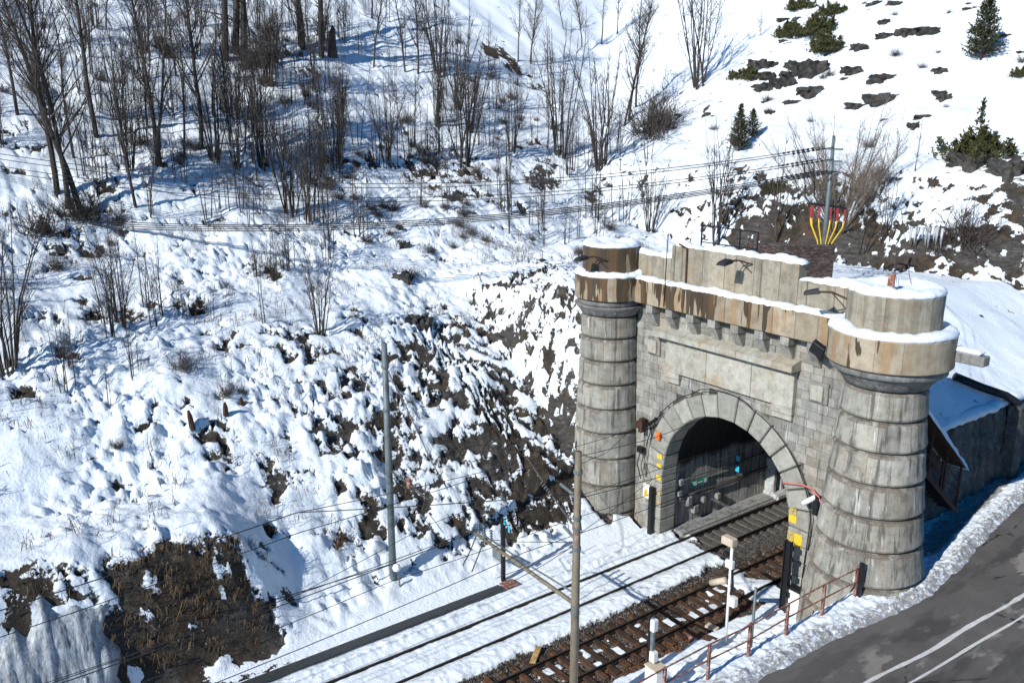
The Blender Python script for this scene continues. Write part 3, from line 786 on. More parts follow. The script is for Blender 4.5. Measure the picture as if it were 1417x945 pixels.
def land_full(X, Y):
    z = land(X, Y)
    u = -X
    fade = np.where(X < -4, sstep(4.6, 8.5, u), sstep(3.0, 6.0, Y) * 0.35)
    z = z + lumps(X, Y) * fade
    b = bare_field(X, Y)
    near = sstep(90, 30, np.hypot(X - 15, Y + 20))
    vary = (0.30 + 1.2 * sstep(-0.2, 0.35, fbm(X / 5.0, Y / 5.0, 2, 53))) * (1.0 - 0.3 * sstep(13, 18, -X))
    billow = vary * (0.30 * (np.abs(fbm(X * 1.5 / 1.2, Y / 1.2, 4, 51, 0.6)) * 2.4 - 0.45) + 0.17 * fbm(X * 1.5 / 0.42, Y / 0.42, 3, 57, 0.6))
    slide = 0.05 * fbm((X * 0.25 + Y * 0.1) / 0.5, (Y - 0.1 * X) / 0.5, 3, 59)      # streaks where snow has slid downhill
    billow = billow + slide
    rough = (0.36 + 0.45 * sstep(-8.2, -9.0, X) * sstep(-5.5, -3.0, Y) * sstep(8, 4, Y)) * fbm(X / 0.7, Y / 0.7, 4, 61, 0.65)
    amp = np.where(X < -4, sstep(4.4, 6.0, u), 0.25 * sstep(2.0, 5.0, Y))
    calm = 1.0 - 0.75 * sstep(28, 40, 0.95 * Y - 0.3 * X)
    s = sstep(0.35, 0.62, b)
    z = z + amp * calm * ((1 - s) * (billow + 0.20) + s * (rough - 0.12)) * (0.55 + 0.45 * near)
    return z

xs = np.array(sorted(set([-x for x in grow(4.3, 22.0, 0.10, 0.14)] + [-x for x in grow(22.0, 170.0, 0.14, 3.2)] + list(np.linspace(-4.3, 6.8, 40)[1:]))))
ys = np.array(sorted(set(list(grow(-26.0, 8.0, 0.115, 0.115)) + [-x for x in grow(26.0, 60.0, 0.2, 2.5)] + list(grow(8.0, 34.0, 0.16, 0.3)) + list(grow(34.0, 230.0, 0.3, 5.0)))))
def land_keep(cx, cy):
    front = (cx > -4.3) & (cy < 1.45)
    portal = (cx > -7.2) & (cy > -0.5) & (cy < 1.3)
    return ~(front | portal)
hill = sheet('hillside', xs, ys, land_full, land_keep, MAT['land'],
             {'bare': bare_field, 'litter': lambda X, Y: 0.25 + 0.75 * sstep(12, 18, -X) * sstep(75, 45, -X) * sstep(26, 12, Y)})
tag(hill, kind='structure')

# --- railway formation, in front of the portal and through the tunnel
RAILS = (-2.55, -1.05, 1.05, 2.55)
def bed_bare(X, Y):
    n = fbm(X / 0.8, Y / 0.8, 4, 71, 0.6)
    b = np.full(X.shape, -0.35)
    wide = sstep(0.0, 0.45, X) * sstep(3.75, 3.2, X + 0.25 * pnoise(Y / 1.4, X * 0, 5)) * sstep(-0.5, -1.1, Y + 0.5 * pnoise(X / 0.8, X * 0 + 0.3, 6) + 0.35 * (X - 1.8) * 0)
    left = sstep(0.95, 1.2, X) + (1 - sstep(0.95, 1.2, X)) * sstep(-17.0, -14.5, Y)
    b += 0.95 * wide * left
    inner = sstep(1.05, 1.2, X) * sstep(2.6, 2.45, X)
    b -= 0.75 * inner * sstep(0.12, 0.3, pnoise(X / 0.6, Y / 1.1, 77)) * wide
    b -= 0.5 * sstep(-5.2, -3.6, Y) * sstep(0.3, 0.0, np.abs(Y + 3.4) - 0.9) * inner * 0.6
    tun = sstep(0.2, 1.6, Y + 0.55 * X * 0 + 0.8 * pnoise(X / 1.0, Y / 1.0, 8))
    b = np.maximum(b, -0.35 + 0.95 * tun)
    edge2 = sstep(-0.4, 0.4, X) * sstep(1.2, 0.6, X) * sstep(-2.6, -0.6, Y)
    b = np.maximum(b, -0.35 + 0.62 * edge2)
    return np.clip(0.5 + (b + n * 0.45) * 1.5, 0, 1)

def bed_z(X, Y):
    b = sstep(0.4, 0.65, bed_bare(X, Y))
    snow = -0.03 + 0.05 * fbm(X / 0.9, Y / 0.9, 3, 81) + 0.03 * fbm(X / 0.25, Y / 0.25, 2, 83)
    # ploughed ridge between and beside the tracks
    ridge = 0.20 * np.exp(-((X + 0.25) / 0.38) ** 2) + 0.22 * np.exp(-((X + 3.25) / 0.3) ** 2)
    snow = snow + ridge * (0.7 + 0.9 * np.abs(fbm(X / 0.45, Y / 0.6, 3, 87)))
    for r in RAILS:
        snow = snow - 0.10 * np.exp(-((X - r) / 0.10) ** 2)
    snow = snow - 0.14 * sstep(0.3, 0.9, X) * sstep(3.4, 2.9, X) * sstep(0.0, -1.5, Y)
    stone = -0.235 + 0.05 * fbm(X / 0.5, Y / 0.5, 2, 89) + 0.025 * pnoise(X / 0.07, Y / 0.07, 91)
    base = snow * (1 - b) + stone * b
    # bank up to the road on the right
    bank = np.interp(X, [3.3, 4.6, 5.6, 6.6, 7.4, 7.85, 8.3], [0.0, 0.15, 0.5, 1.35, 2.45, 3.25, 3.42])
    base = base + bank * sstep(2.0, -0.6, Y * 0) + bank * 0
    rough = 0.30 * fbm(X / 0.8, Y / 0.8, 4, 93, 0.6) * sstep(3.6, 5.0, X) * sstep(8.3, 7.8, X)
    left = sstep(-3.4, -4.3, X) * 0.06
    return base + rough + left

bed_x = axis([(-4.5, 8.3, 0.07)])
bed_y = axis([(-33.0, -20.0, 0.14), (-20.0, 6.0, 0.08), (6.0, 34.0, 0.4)])
def bed_keep(cx, cy):
    return ~((cy > 0.05) & (np.abs(cx) > 4.2))
bed = sheet('railway_ground', bed_x, bed_y, bed_z, bed_keep, MAT['bed'],
            {'bare': bed_bare, 'litter': lambda X, Y: sum(np.exp(-((X - r) / 0.28) ** 2) for r in RAILS) * 0.8 + 0.12})
tag(bed, kind='structure')

# --- verge with ploughed snow, then the road
def road_z(X, Y):
    return 3.12 + 0.055 * np.maximum(Y + 3.0, 0) + 0 * X
EDGE_Y = [-40, -9.4, -5.5, -3.0, -0.5, 2.4, 5.1, 10.3, 22, 45]
EDGE_X = [9.1, 9.15, 9.25, 9.55, 9.85, 9.6, 9.15, 8.6, 7.9, 7.2]
def verge_z(X, Y):
    e = np.interp(Y, EDGE_Y, EDGE_X) + 0.18 * fbm(Y / 0.9, X * 0, 3, 101)
    d = e - X                                     # distance inside the road edge
    z = road_z(X, Y)
    crest = 0.10 * np.exp(-((d - 0.32) / 0.25) ** 2) * (0.75 + 0.9 * np.abs(fbm(X / 0.5, Y / 0.5, 3, 103)))
    body = np.interp(d, [-0.15, 0.0, 0.3, 1.0, 3.0], [-0.10, 0.03, 0.12, 0.17, 0.20])
    low = sstep(0.5, 3.0, Y) * sstep(0.8, 1.4, d) * 0.18
    jag = 0.11 * fbm(X / 0.30, Y / 0.34, 3, 107, 0.7) * sstep(-0.1, 0.25, d)
    return z + body + crest + jag - low
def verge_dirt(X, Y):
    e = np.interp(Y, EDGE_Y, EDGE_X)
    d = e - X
    inner_lane = sstep(1.0, 3.0, Y) * sstep(0.75, 1.1, d) * sstep(2.2, 1.6, d) * 0.9  # browner lane on the inner verge, set back from the road edge
    return np.clip(sstep(0.95, 0.05, d) * 0.62 + inner_lane + 0.14, 0, 1)
def verge_keep(cx, cy):
    return (cx < np.interp(cy, EDGE_Y, EDGE_X) + 0.32)
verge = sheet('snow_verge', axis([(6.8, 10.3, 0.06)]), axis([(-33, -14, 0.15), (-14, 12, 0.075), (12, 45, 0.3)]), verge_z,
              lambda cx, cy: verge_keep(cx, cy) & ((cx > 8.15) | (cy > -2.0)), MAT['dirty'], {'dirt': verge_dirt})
tag(verge, kind='structure')
road = sheet('road', axis([(7.0, 30.0, 0.25)]), axis([(-45, 60, 0.7)]), road_z, lambda cx, cy: cx > np.interp(cy, EDGE_Y, EDGE_X) - 0.55, MAT['asphalt'])
tag(road, kind='structure')
def road_line(x_of_y, w, y0, y1, name):
    V = []; F = []
    n = 160
    for k in range(n + 1):
        y = y0 + (y1 - y0) * k / n
        x = x_of_y(y); ww = w * (0.8 + 0.5 * float(pnoise(y / 0.5, 0.3, 5)))
        z = float(road_z(x, y)) + 0.006
        V += [(x - ww, y, z), (x + ww, y, z)]
        if k: F.append((2 * k - 2, 2 * k - 1, 2 * k + 1, 2 * k))
    o = obj(name, V, F, MAT['line'])
    return tag(o, kind='structure')
road_line(lambda y: 11.55 + 0.08 * (y + 2.3) + 0.03 * math.sin(y * 1.3), 0.085, -33, 40, 'road_marking')
road_line(lambda y: 12.2 + 0.08 * (y + 2.3) + 0.03 * math.sin(y * 1.1 + 1), 0.055, -33, 40, 'road_marking')
far = sheet('valley_ground', axis([(30, 400, 20)]), axis([(-400, 300, 25)]), lambda X, Y: 2.6 - 0.25 * (X - 30) * 0 + 0 * X, None, MAT['snow'])
tag(far, kind='structure')

# ------------------------------------------------------------------ the stone portal
rng = random.Random(11)
portal = thing('tunnel_portal', 'stone railway tunnel portal with two round turrets and snowy stained cornice', 'tunnel portal', (0, 0, 0))

def snow_strip(x0, x1, y0, y1, z, h, name='snow_cap', parent=None, seed=0, over=0.06):
    """pillow of snow lying on a straight ledge"""
    nx = max(6, int((x1 - x0) / 0.14)); prof = [(0.0, -0.05), (-0.03, 0.25), (0.12, 0.78), (0.35, 1.0), (0.7, 1.0), (0.95, 0.8), (1.0, 0.0)]
    V = []; F = []
    for i in range(nx + 1):
        x = x0 + (x1 - x0) * i / nx
        a = 0.75 + 0.6 * float(pnoise(x * 0.7, seed, 3)) + 0.35 * float(pnoise(x * 2.7, seed, 4)) + 0.15 * float(pnoise(x * 7.0, seed, 5))
        e = over * (0.1 + 2.2 * float(pnoise(x * 2.1, seed, 9)) + 1.0 * float(pnoise(x * 7.0, seed, 10)))
        if i in (0, nx): a *= 0.45
        for (t, q) in prof:
            y = y0 - e * (1 if t < 0.2 else 0) + (y1 - y0) * t
            V.append((x, y, z + h * a * q - (0.015 if q <= 0 else 0)))
    m = len(prof)
    for i in range(nx):
        for j in range(m - 1):
            F.append((i * m + j, (i + 1) * m + j, (i + 1) * m + j + 1, i * m + j + 1))
    F.append(tuple(range(m))); F.append(tuple(nx * m + j for j in range(m))[::-1])
    return obj(name, V, F, MAT['snow'], parent, True)

def arc_block(mb, cx, cy, a0, a1, z0, z1, r_of_z, r_in, bulge=0.15, gap=0.040, nseg=4, pillow=0.16):
    """one curved stone of a round turret with rounded top and bottom edges"""
    h = z1 - z0
    prof = [(r_in, z0 + gap), (r_of_z(z0) - bulge * 0.55, z0 + gap), (r_of_z(z0) - bulge * 0.1, z0 + gap + pillow * 0.3), (r_of_z(z0) + 0.02, z0 + pillow), (r_of_z((z0 + z1) / 2), (z0 + z1) / 2),
            (r_of_z(z1) + 0.015, z1 - pillow), (r_of_z(z1) - bulge * 0.35, z1 - pillow * 0.35), (r_of_z(z1) - bulge * 1.15, z1 - gap * 0.3), (r_in, z1 - gap)]
    V = []; F = []; m = len(prof)
    g = 0.004
    for k in range(nseg + 1):
        t = a0 + (a1 - a0) * k / nseg
        if k == 0: t += g / r_in
        if k == nseg: t -= g / r_in
        for (r, z) in prof:
            V.append((cx + r * math.cos(t), cy + r * math.sin(t), z))
    for k in range(nseg):
        for j in range(m - 1):
            F.append((k * m + j, (k + 1) * m + j, (k + 1) * m + j + 1, k * m + j + 1))
        F.append((k * m + m - 1, (k + 1) * m + m - 1, (k + 1) * m, k * m))
    F.append(tuple(range(m))[::-1]); F.append(tuple(nseg * m + j for j in range(m)))
    mb.add(V, F)

def turret(cx, cy, r_cap, r_led, rz, joints, n_drum, label, side):
    core = MB()
    zb = joints[-1]
    core.lathe([(rz(zb) - 0.15, zb - 0.6), (rz(zb) - 0.15, zb)] + [(rz(z) - 0.15, z) for z in joints[::-1][1:]] + [(rz(joints[0]) - 0.1, 11.2), (r_led - 0.12, 11.45), (r_led - 0.12, 12.55), (r_cap - 0.08, 12.56), (r_cap - 0.08, 13.9)], cx, cy, 40)
    t = core.build('turret', MAT['joint'], portal, True)
    t['label'] = label
    # drums
    for k in range(len(joints) - 1):
        z1, z0 = joints[k], joints[k + 1]
        n = n_drum + (k % 2)
        off = rng.uniform(0, 1)
        edges = []
        for j in range(n):
            edges.append(2 * math.pi * (j + off + rng.uniform(-0.14, 0.14)) / n)
        edges.append(edges[0] + 2 * math.pi)
        for j in range(n):
            mb = MB(); arc_block(mb, cx, cy, edges[j], edges[j + 1], z0, z1, rz, rz(z1) - 0.24)
            mb.build('stone_block', MAT['drum'], t, False)
    # moulding under the ledge: two rings
    zt = joints[0]
    rt = rz(zt)
    m = MB()
    m.lathe([(rt - 0.05, zt + 0.015), (rt + 0.02, zt + 0.03), (rt + 0.10, zt + 0.18), (rt + 0.24, zt + 0.34), (rt + 0.36, zt + 0.47), (rt + 0.36, zt + 0.50), (rt - 0.05, zt + 0.5)], cx, cy, 48, cap=False)
    m.build('moulding', MAT['mold'], t, True)
    m = MB()
    m.lathe([(rt - 0.05, zt + 0.52), (r_led - 0.17, zt + 0.53), (r_led - 0.13, zt + 0.56), (r_led - 0.13, zt + 0.81), (r_led - 0.3, zt + 0.82)], cx, cy, 48, cap=False)
    m.build('moulding', MAT['mold'], t, True)
    # ledge slabs and cap slabs
    n = 15
    off = rng.uniform(0, 1)
    for j in range(n):
        mb = MB(); a0 = 2 * math.pi * (j + off) / n; a1 = 2 * math.pi * (j + 1 + off) / n
        arc_block(mb, cx, cy, a0, a1, 11.5, 12.62, lambda z: r_led, r_led - 0.3, 0.012, 0.006, 4, 0.04)
        mb.build('ledge_slab', MAT['cornice'], t)
    n = 9
    off = rng.uniform(0, 1)
    for j in range(n):
        mb = MB(); a0 = 2 * math.pi * (j + off) / n; a1 = 2 * math.pi * (j + 1 + off) / n
        arc_block(mb, cx, cy, a0, a1, 12.63, 13.98, lambda z: r_cap, r_cap - 0.35, 0.012, 0.006, 5, 0.04)
        mb.build('cap_slab', MAT['cornice'] if side < 0 else MAT['parapet'], t)
    # snow on ledge and on the cap
    def ring(prof, name, seed):
        V = []; F = []; ns = 72; m = len(prof)
        for i in range(ns):
            a = 2 * math.pi * i / ns
            q = 0.72 + 0.45 * float(pnoise(math.cos(a) * 1.5 + seed, math.sin(a) * 1.5, 5)) + 0.25 * float(pnoise(math.cos(a) * 5, math.sin(a) * 5 + seed, 6))
            e = -0.03 + 0.07 * float(pnoise(math.cos(a) * 7, math.sin(a) * 7 + seed, 8))
            for (r, z, s) in prof:
                V.append((cx + (r + e) * math.cos(a), cy + (r + e) * math.sin(a), z + s * q))
        for i in range(ns):
            for j in range(m - 1):
                b = (i + 1) % ns
                F.append((i * m + j, b * m + j, b * m + j + 1, i * m + j + 1))
        return V, F, ns, m
    V, F, ns, m = ring([(r_led - 0.02, 12.60, 0), (r_led + 0.05, 12.64, 0.02), (r_led + 0.03, 12.66, 0.14), (r_led - 0.08, 12.66, 0.26), (r_led - 0.22, 12.66, 0.30), (r_cap + 0.06, 12.66, 0.26), (r_cap - 0.02, 12.66, 0.20)], 'snow_ledge', cx)
    obj('snow_ledge', V, F, MAT['snow'], t, True)
    prof = [(r_cap - 0.03, 13.96, 0), (r_cap + 0.04, 13.99, 0.02), (r_cap + 0.02, 14.0, 0.14), (r_cap - 0.12, 14.0, 0.27), (r_cap - 0.38, 14.0, 0.30), (r_cap - 0.62, 14.0, 0.20), (r_cap * 0.45, 14.0, 0.10), (0.25, 14.0, 0.12)]
    V, F, ns, m = ring(prof, 'snow_cap', cx + 3)
    F.append(tuple(i * m + m - 1 for i in range(ns)))
    obj('snow_cap', V, F, MAT['snow'], t, True)
    return t

JR = [10.69, 9.59, 8.46, 7.28, 6.06, 4.83, 3.52, 2.1, 0.6, -0.5]
rzR = lambda z: float(np.interp(z, [-0.5, 2, 3.5, 4.83, 6.06, 7.28, 8.46, 9.59, 10.69], [2.3, 2.16, 2.0, 1.84, 1.74, 1.65, 1.56, 1.48, 1.42]))
rzL = lambda z: float(np.interp(z, [-0.5, 2, 3.5, 4.83, 6.06, 7.28, 8.46, 9.59, 10.69], [1.72, 1.66, 1.62, 1.58, 1.53, 1.48, 1.44, 1.41, 1.39]))
tR = turret(7.45, -0.6, 1.56, 2.08, rzR, JR, 12, 'wide battered turret at the road side', 1)
tL = turret(-7.02, -0.6, 1.38, 1.74, rzL, JR, 11, 'slimmer turret against the rock face', -1)

# --- front wall: dark core, coursed stones, arch
RI, RO, ZC = 3.6, 4.62, 3.45
core = MB()
core.box(-6.1, -4.3, 0.10, 1.5, -0.7, ZC)
core.box(4.3, 6.3, 0.10, 1.5, -0.7, ZC)
na = 36
V = []; F = []
for k in range(na + 1):
    a = math.pi * k / na
    r = 4.3
    px, pz = r * math.cos(a), ZC + r * math.sin(a)
    ox = 6.3 if math.cos(a) > 0 else -6.1
    if abs(math.sin(a)) < 1e-9: q = (ox, ZC)
    else:
        tt = min((abs(ox) / max(abs(math.cos(a)), 1e-9)), (11.45 - ZC) / math.sin(a))
        q = (tt * math.cos(a), ZC + tt * math.sin(a))
    for (yy) in (0.10, 1.5):
        V += [(px, yy, pz), (q[0], yy, q[1])]
for k in range(na):
    a, b = 4 * k, 4 * (k + 1)
    F += [(a, a + 1, b + 1, b), (a + 2, b + 2, b + 3, a + 3), (a, b, b + 2, a + 2), (a + 1, a + 3, b + 3, b + 1)]
core.add(V, F)
# corner fillers of the fan
core.box(-6.1, -5.0, 0.14, 1.4, 9.0, 11.45); core.box(5.0, 6.3, 0.14, 1.4, 9.0, 11.45)
face = core.build('front_wall', MAT['joint'], portal)
ROW = 0.375
z = -0.45
row = 0
while z < 11.4:
    h = min(ROW * rng.uniform(0.92, 1.08), 11.44 - z)
    if h < 0.12: break
    x = -5.95 + (0.28 if row % 2 else 0.0) + rng.uniform(-0.06, 0.06)
    while x < 6.0:
        w = rng.uniform(0.44, 0.78)
        x1 = min(x + w, 6.1)
        cx, cz = (x + x1) / 2, z + h / 2
        rr = math.hypot(cx, cz - ZC) if cz > ZC else abs(cx)
        hid = (x > -3.5 and x1 < 3.42 and z > 8.5 and z + h < 10.35) or (cz > 10.42 and z < 0)
        if rr > RO + 0.02 and x1 - x > 0.12 and not hid and not (cz < 3.4 and 4.62 < abs(cx) < 0):
            pr = rng.uniform(-0.012, 0.012)
            mb = MB().cbox(x + 0.005, x1 - 0.005, pr, 0.12, z + 0.005, z + h - 0.005, 0.012)
            mb.build('stone_block', MAT['ashlar'], face)
        x = x1
    z += h
    row += 1

# voussoirs
nv = 15
wt = [1.0] * nv; wt[7] = 1.22
tot = sum(wt); acc = 0.0
ring = MB()
RIb, ROb = RI + 0.06, RO - 0.06
V = []; F = []
for k in range(41):
    a = math.pi * k / 40
    for (r, y) in ((RIb, -0.06), (ROb, -0.06), (ROb, 0.9), (RIb, 0.9)):
        V.append((r * math.cos(a), y, ZC + r * math.sin(a)))
for k in range(40):
    for j in range(4):
        F.append((4 * k + j, 4 * k + (j + 1) % 4, 4 * k + 4 + (j + 1) % 4, 4 * k + 4 + j))
arch = obj('arch_ring', V, F, MAT['joint'], portal)
for k in range(nv):
    a0 = math.pi * acc / tot; acc += wt[k]; a1 = math.pi * acc / tot
    ro = RO + (0.24 if k == 7 else rng.uniform(-0.05, 0.07)); ri = RI - rng.uniform(0, 0.03)
    yf = -0.17 - rng.uniform(0, 0.03)
    g = 0.032; c = 0.065
    V = []
    # four rings of depth: back, side edge, chamfer, face
    for (y, ins) in ((0.85, 0), (yf + c, 0), (yf + 0.012, c * 0.6), (yf, c * 1.3)):
        for (r, sgn) in ((ri + ins, 0), (ro - ins, 0), (ro - ins, 1), (ri + ins, 1)):
            a = (a0 + (g + ins) / r) if sgn == 0 else (a1 - (g + ins) / r)
            V.append((r * math.cos(a), y, ZC + r * math.sin(a)))
    F = [(0, 1, 2, 3), (12, 15, 14, 13)]
    for q in range(3):
        for j in range(4):
            F.append((4 * q + j, 4 * q + 4 + j, 4 * q + 4 + (j + 1) % 4, 4 * q + (j + 1) % 4))
    obj('voussoir', V, F, MAT['arch'], arch)
# jamb blocks below the springing
jam = MB()
for sgn in (-1, 1):
    jam.box(min(sgn * 3.68, sgn * 4.5), max(sgn * 3.68, sgn * 4.5), -0.05, 0.9, -0.7, ZC)
jamb = jam.build('jamb', MAT['joint'], portal)
for sgn in (-1, 1):
    z = ZC; k = 0
    while z > -0.6:
        h = rng.uniform(0.62, 0.72)
        w = 1.12 if k % 2 else 0.98
        xa, xb = sgn * 3.59, sgn * (3.59 + w)
        MB().cbox(min(xa, xb), max(xa, xb), -0.18 - rng.uniform(0, 0.02), 0.86, z - h + 0.015, z - 0.015, 0.04).build('stone_block', MAT['arch'], jamb)
        z -= h; k += 1

# plain end piers between the arch and the turrets stay as coursed stone; inscription panel
panel = MB().box(-3.45, 3.36, -0.12, 0.12, 8.5, 9.98).build('inscription_panel', MAT['joint'], portal)
for (a, b) in ((-3.54, -1.12), (-1.10, 1.34), (1.36, 3.44)):
    MB().cbox(a, b, -0.24, 0.1, 8.45, 9.93, 0.02).build('panel_slab', MAT['panel'], panel)
for (a, b) in ((-3.54, -2.68), (2.42, 3.44)):
    MB().cbox(a, b, -0.235, 0.1, 8.16, 8.445, 0.02).build('panel_foot', MAT['panel'], panel)
    MB().cbox(a + 0.04, b - 0.03, -0.18, 0.1, 7.92, 8.155, 0.02).build('panel_foot', MAT['panel'], panel)
# hood over the panel
hood = MB()
hood.box(-3.9, 3.5, -0.42, 0.1, 9.94, 10.06)
hood = hood.build('hood', MAT['mold'], portal)
x = -4.08
while x < 3.5:
    x1 = min(x + rng.uniform(0.85, 1.15), 3.56)
    if 3.56 - x1 < 0.3: x1 = 3.56
    pr = rng.uniform(-0.01, 0.01)
    V = [(x, -0.62 + pr, 10.07), (x1, -0.62 + pr, 10.07), (x1, 0.1, 10.07), (x, 0.1, 10.07), (x, -0.62 + pr, 10.33), (x1, -0.62 + pr, 10.33), (x1, 0.1, 10.56), (x, 0.1, 10.56)]
    for q in range(8):
        vx = list(V[q]); vx[0] += 0.008 if q in (0, 3, 4, 7) else -0.008; V[q] = tuple(vx)
    obj('hood_stone', V, [(0, 3, 2, 1), (4, 5, 6, 7), (0, 1, 5, 4), (1, 2, 6, 5), (2, 3, 7, 6), (3, 0, 4, 7)], MAT['panel'], hood)
    x = x1
MB().box(-4.0, 3.5, -0.52, 0.1, 10.055, 10.075).build('drip_moulding', MAT['arch'], hood)
# corbels
for k in range(8):
    cx = -4.42 + 1.245 * k
    w = 0.21
    mb = MB().cbox(cx - w, cx + w, -0.56, 0.1, 11.08, 11.47, 0.015)
    prof = [(-0.50, 11.07), (0.1, 11.07), (0.1, 10.40), (-0.10, 10.42)]
    V = [(cx - w + 0.02, y, zz) for (y, zz) in prof] + [(cx + w - 0.02, y, zz) for (y, zz) in prof]
    mb.add(V, [(0, 1, 2, 3), (7, 6, 5, 4), (0, 4, 5, 1), (1, 5, 6, 2), (2, 6, 7, 3), (3, 7, 4, 0)])
    mb.build('corbel', MAT['ashlar'], portal)
# square plaques
for (a, b) in ((-4.86, -4.06), (4.08, 4.90)):
    pl = MB().cbox(a, b, -0.10, 0.06, 8.99, 9.82, 0.015).build('square_plaque', MAT['ashlar'], portal)
    MB().cbox(a + 0.10, b - 0.17, -0.20, 0.02, 9.08, 9.70, 0.02).build('plaque_centre', MAT['panel'], pl)
# cornice: one slab per stone
x = -5.6
cor = MB().box(-5.6, 5.9, -0.5, 0.3, 11.52, 12.5).build('cornice', MAT['joint'], portal)
while x < 5.85:
    x1 = min(x + rng.uniform(1.0, 1.25), 5.9)
    MB().cbox(x + 0.006, x1 - 0.006, -0.655 + rng.uniform(-0.006, 0.006), 0.32, 11.475, 12.58, 0.02).build('cornice_slab', MAT['cornice'], cor)
    x = x1
snow_strip(-5.7, 6.0, -0.63, 0.0, 12.575, 0.19, 'snow_ledge', cor, 3, 0.05)
# parapet
par = MB().box(-6.4, 6.6, 0.08, 0.42, 11.5, 13.5).build('parapet', MAT['joint'], portal)
def par_row(xs_, ztop):
    for a, b in zip(xs_[:-1], xs_[1:]):
        MB().cbox(a + 0.008, b - 0.008, -0.06 + rng.uniform(-0.008, 0.008), 0.48, 12.45, ztop, 0.018).build('parapet_slab', MAT['parapet'], par)
par_row([-6.5, -5.15, -4.1, -3.62], 13.69)
par_row([-3.62, -2.96, -1.75, -0.55, 0.05, 0.98, 1.34, 2.25, 3.12], 14.29)
par_row([3.12, 3.55, 4.75, 5.15, 6.4], 13.69)
snow_strip(-6.3, -3.66, -0.05, 0.48, 13.685, 0.26, 'snow_cap', par, 5, 0.03)
snow_strip(-3.45, 3.2, -0.03, 0.50, 14.285, 0.24, 'snow_cap', par, 8, 0.04)
snow_strip(3.2, 6.3, -0.05, 0.48, 13.685, 0.28, 'snow_cap', par, 11, 0.03)
# painted marks on the jambs (flat paint, sunk plates 4 mm proud)
def paint(x0, x1, y, z0, z1, m):
    return MB().box(x0, x1, y - 0.006, y, z0, z1).build('painted_mark', m, jamb)
for (zz, h) in ((4.22, 0.24), (3.76, 0.2), (3.12, 0.22)):
    paint(-3.92, -3.60, -0.212, zz - h, zz, MAT['yellow'])
for zz in (2.35, 1.85):
    paint(-3.78, -3.62, -0.202, zz - 0.25, zz, MAT['yellowold'])
paint(3.62, 3.95, -0.212, 4.02, 4.32, MAT['yellowold']); paint(3.62, 3.98, -0.212, 3.68, 4.0, MAT['yellow'])
paint(3.62, 3.92, -0.206, 2.82, 3.25, MAT['yellowold']); paint(3.94, 4.32, -0.206, 2.72, 3.28, MAT['yellow'])

# --- tunnel bore behind the arch
arch.location.x = 0.12; jamb.location.x = 0.12
bore = thing('tunnel_bore', 'dark sooty masonry bore of the tunnel seen through the arch', 'tunnel', (0.12, 0, 0))
V = []; F = []
ny, nz = 60, 40
pth = [(-3.78, -0.6)] + [(-3.78, -0.6 + (ZC + 0.6) * k / 10) for k in range(1, 10)] + [(3.78 * math.cos(math.pi - math.pi * k / 24), ZC + 3.78 * math.sin(math.pi * k / 24)) for k in range(25)] + [(3.78, ZC - (ZC + 0.6) * k / 10) for k in range(1, 11)]
for k in range(ny + 1):
    y = 0.82 + 0.6 * k
    for i, (px, pz) in enumerate(pth):
        rr = 0.07 * float(fbm(np.array(y / 0.9), np.array(i / 2.2), 3, 201)) if k else 0
        c = math.hypot(px, pz - ZC) if pz > ZC else abs(px)
        V.append((px * (1 + rr / c), y, pz + (rr * (pz - ZC) / c if pz > ZC else 0)))
m = len(pth)
for k in range(ny):
    for i in range(m - 1):
        F.append((k * m + i, (k + 1) * m + i, (k + 1) * m + i + 1, k * m + i + 1))
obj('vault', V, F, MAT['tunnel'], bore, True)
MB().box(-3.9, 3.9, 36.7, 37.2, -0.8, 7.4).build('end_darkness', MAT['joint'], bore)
mb = MB()
mb.cbox(-3.8, -3.0, 0.86, 36, -0.4, 0.04, 0.03)
mb.build('side_walkway', MAT['concrete'], bore)
mb = MB()
mb.cbox(-2.99, -2.84, 0.9, 36, -0.4, -0.04, 0.02)
mb.build('kerb', MAT['concrete'], bore)
for (zz, r) in ((2.45, 0.035), (1.55, 0.05), (1.42, 0.03)):
    MB().tube([(-3.66, 1.2 + 1.4 * k, zz + 0.05 * math.sin(k * 1.7)) for k in range(14)], r, 6).build('cable_duct', MAT['wirel'], bore, True)
MB().tube([(-3.64, 5.6, 1.4), (-3.64, 5.6, 3.1)], 0.05, 8).build('vertical_pipe', MAT['wirel'], bore, True)
for (y, z0, z1, w) in ((1.25, 2.3, 2.6, 0.28), (1.15, 1.75, 2.0, 0.25), (1.9, 1.0, 1.5, 0.3), (2.4, 0.5, 0.9, 0.35), (3.0, 0.9, 1.2, 0.2), (4.1, 0.8, 1.1, 0.25)):
    MB().cbox(-3.75, -3.52, y - w / 2, y + w / 2, z0, z1, 0.02).build('junction_box', MAT['concrete'], bore)
g = MB().cbox(-3.74, -3.66, 2.15, 3.3, 1.9, 2.24, 0.01).build('exit_sign', MAT['green'], bore)
for (a, b, c, d) in ((2.22, 2.46, 1.97, 2.18), (3.0, 3.22, 1.97, 2.18)):
    MB().box(-3.655, -3.648, a, b, c, d).build('sign_figure', MAT['signwhite'], g)
MB().box(-3.655, -3.649, 2.56, 2.9, 2.04, 2.11).build('sign_figure', MAT['signwhite'], g)
mb = MB()
mb.cbox(-3.75, -3.15, 8.1, 8.35, -0.3, 2.1, 0.03)
mb.cbox(-3.75, -3.15, 8.75, 9.0, -0.3, 2.1, 0.03)
mb.cbox(-3.75, -2.7, 8.0, 9.3, -0.3, 0.2, 0.03)
mb.build('concrete_refuge', MAT['paleconc'], bore)

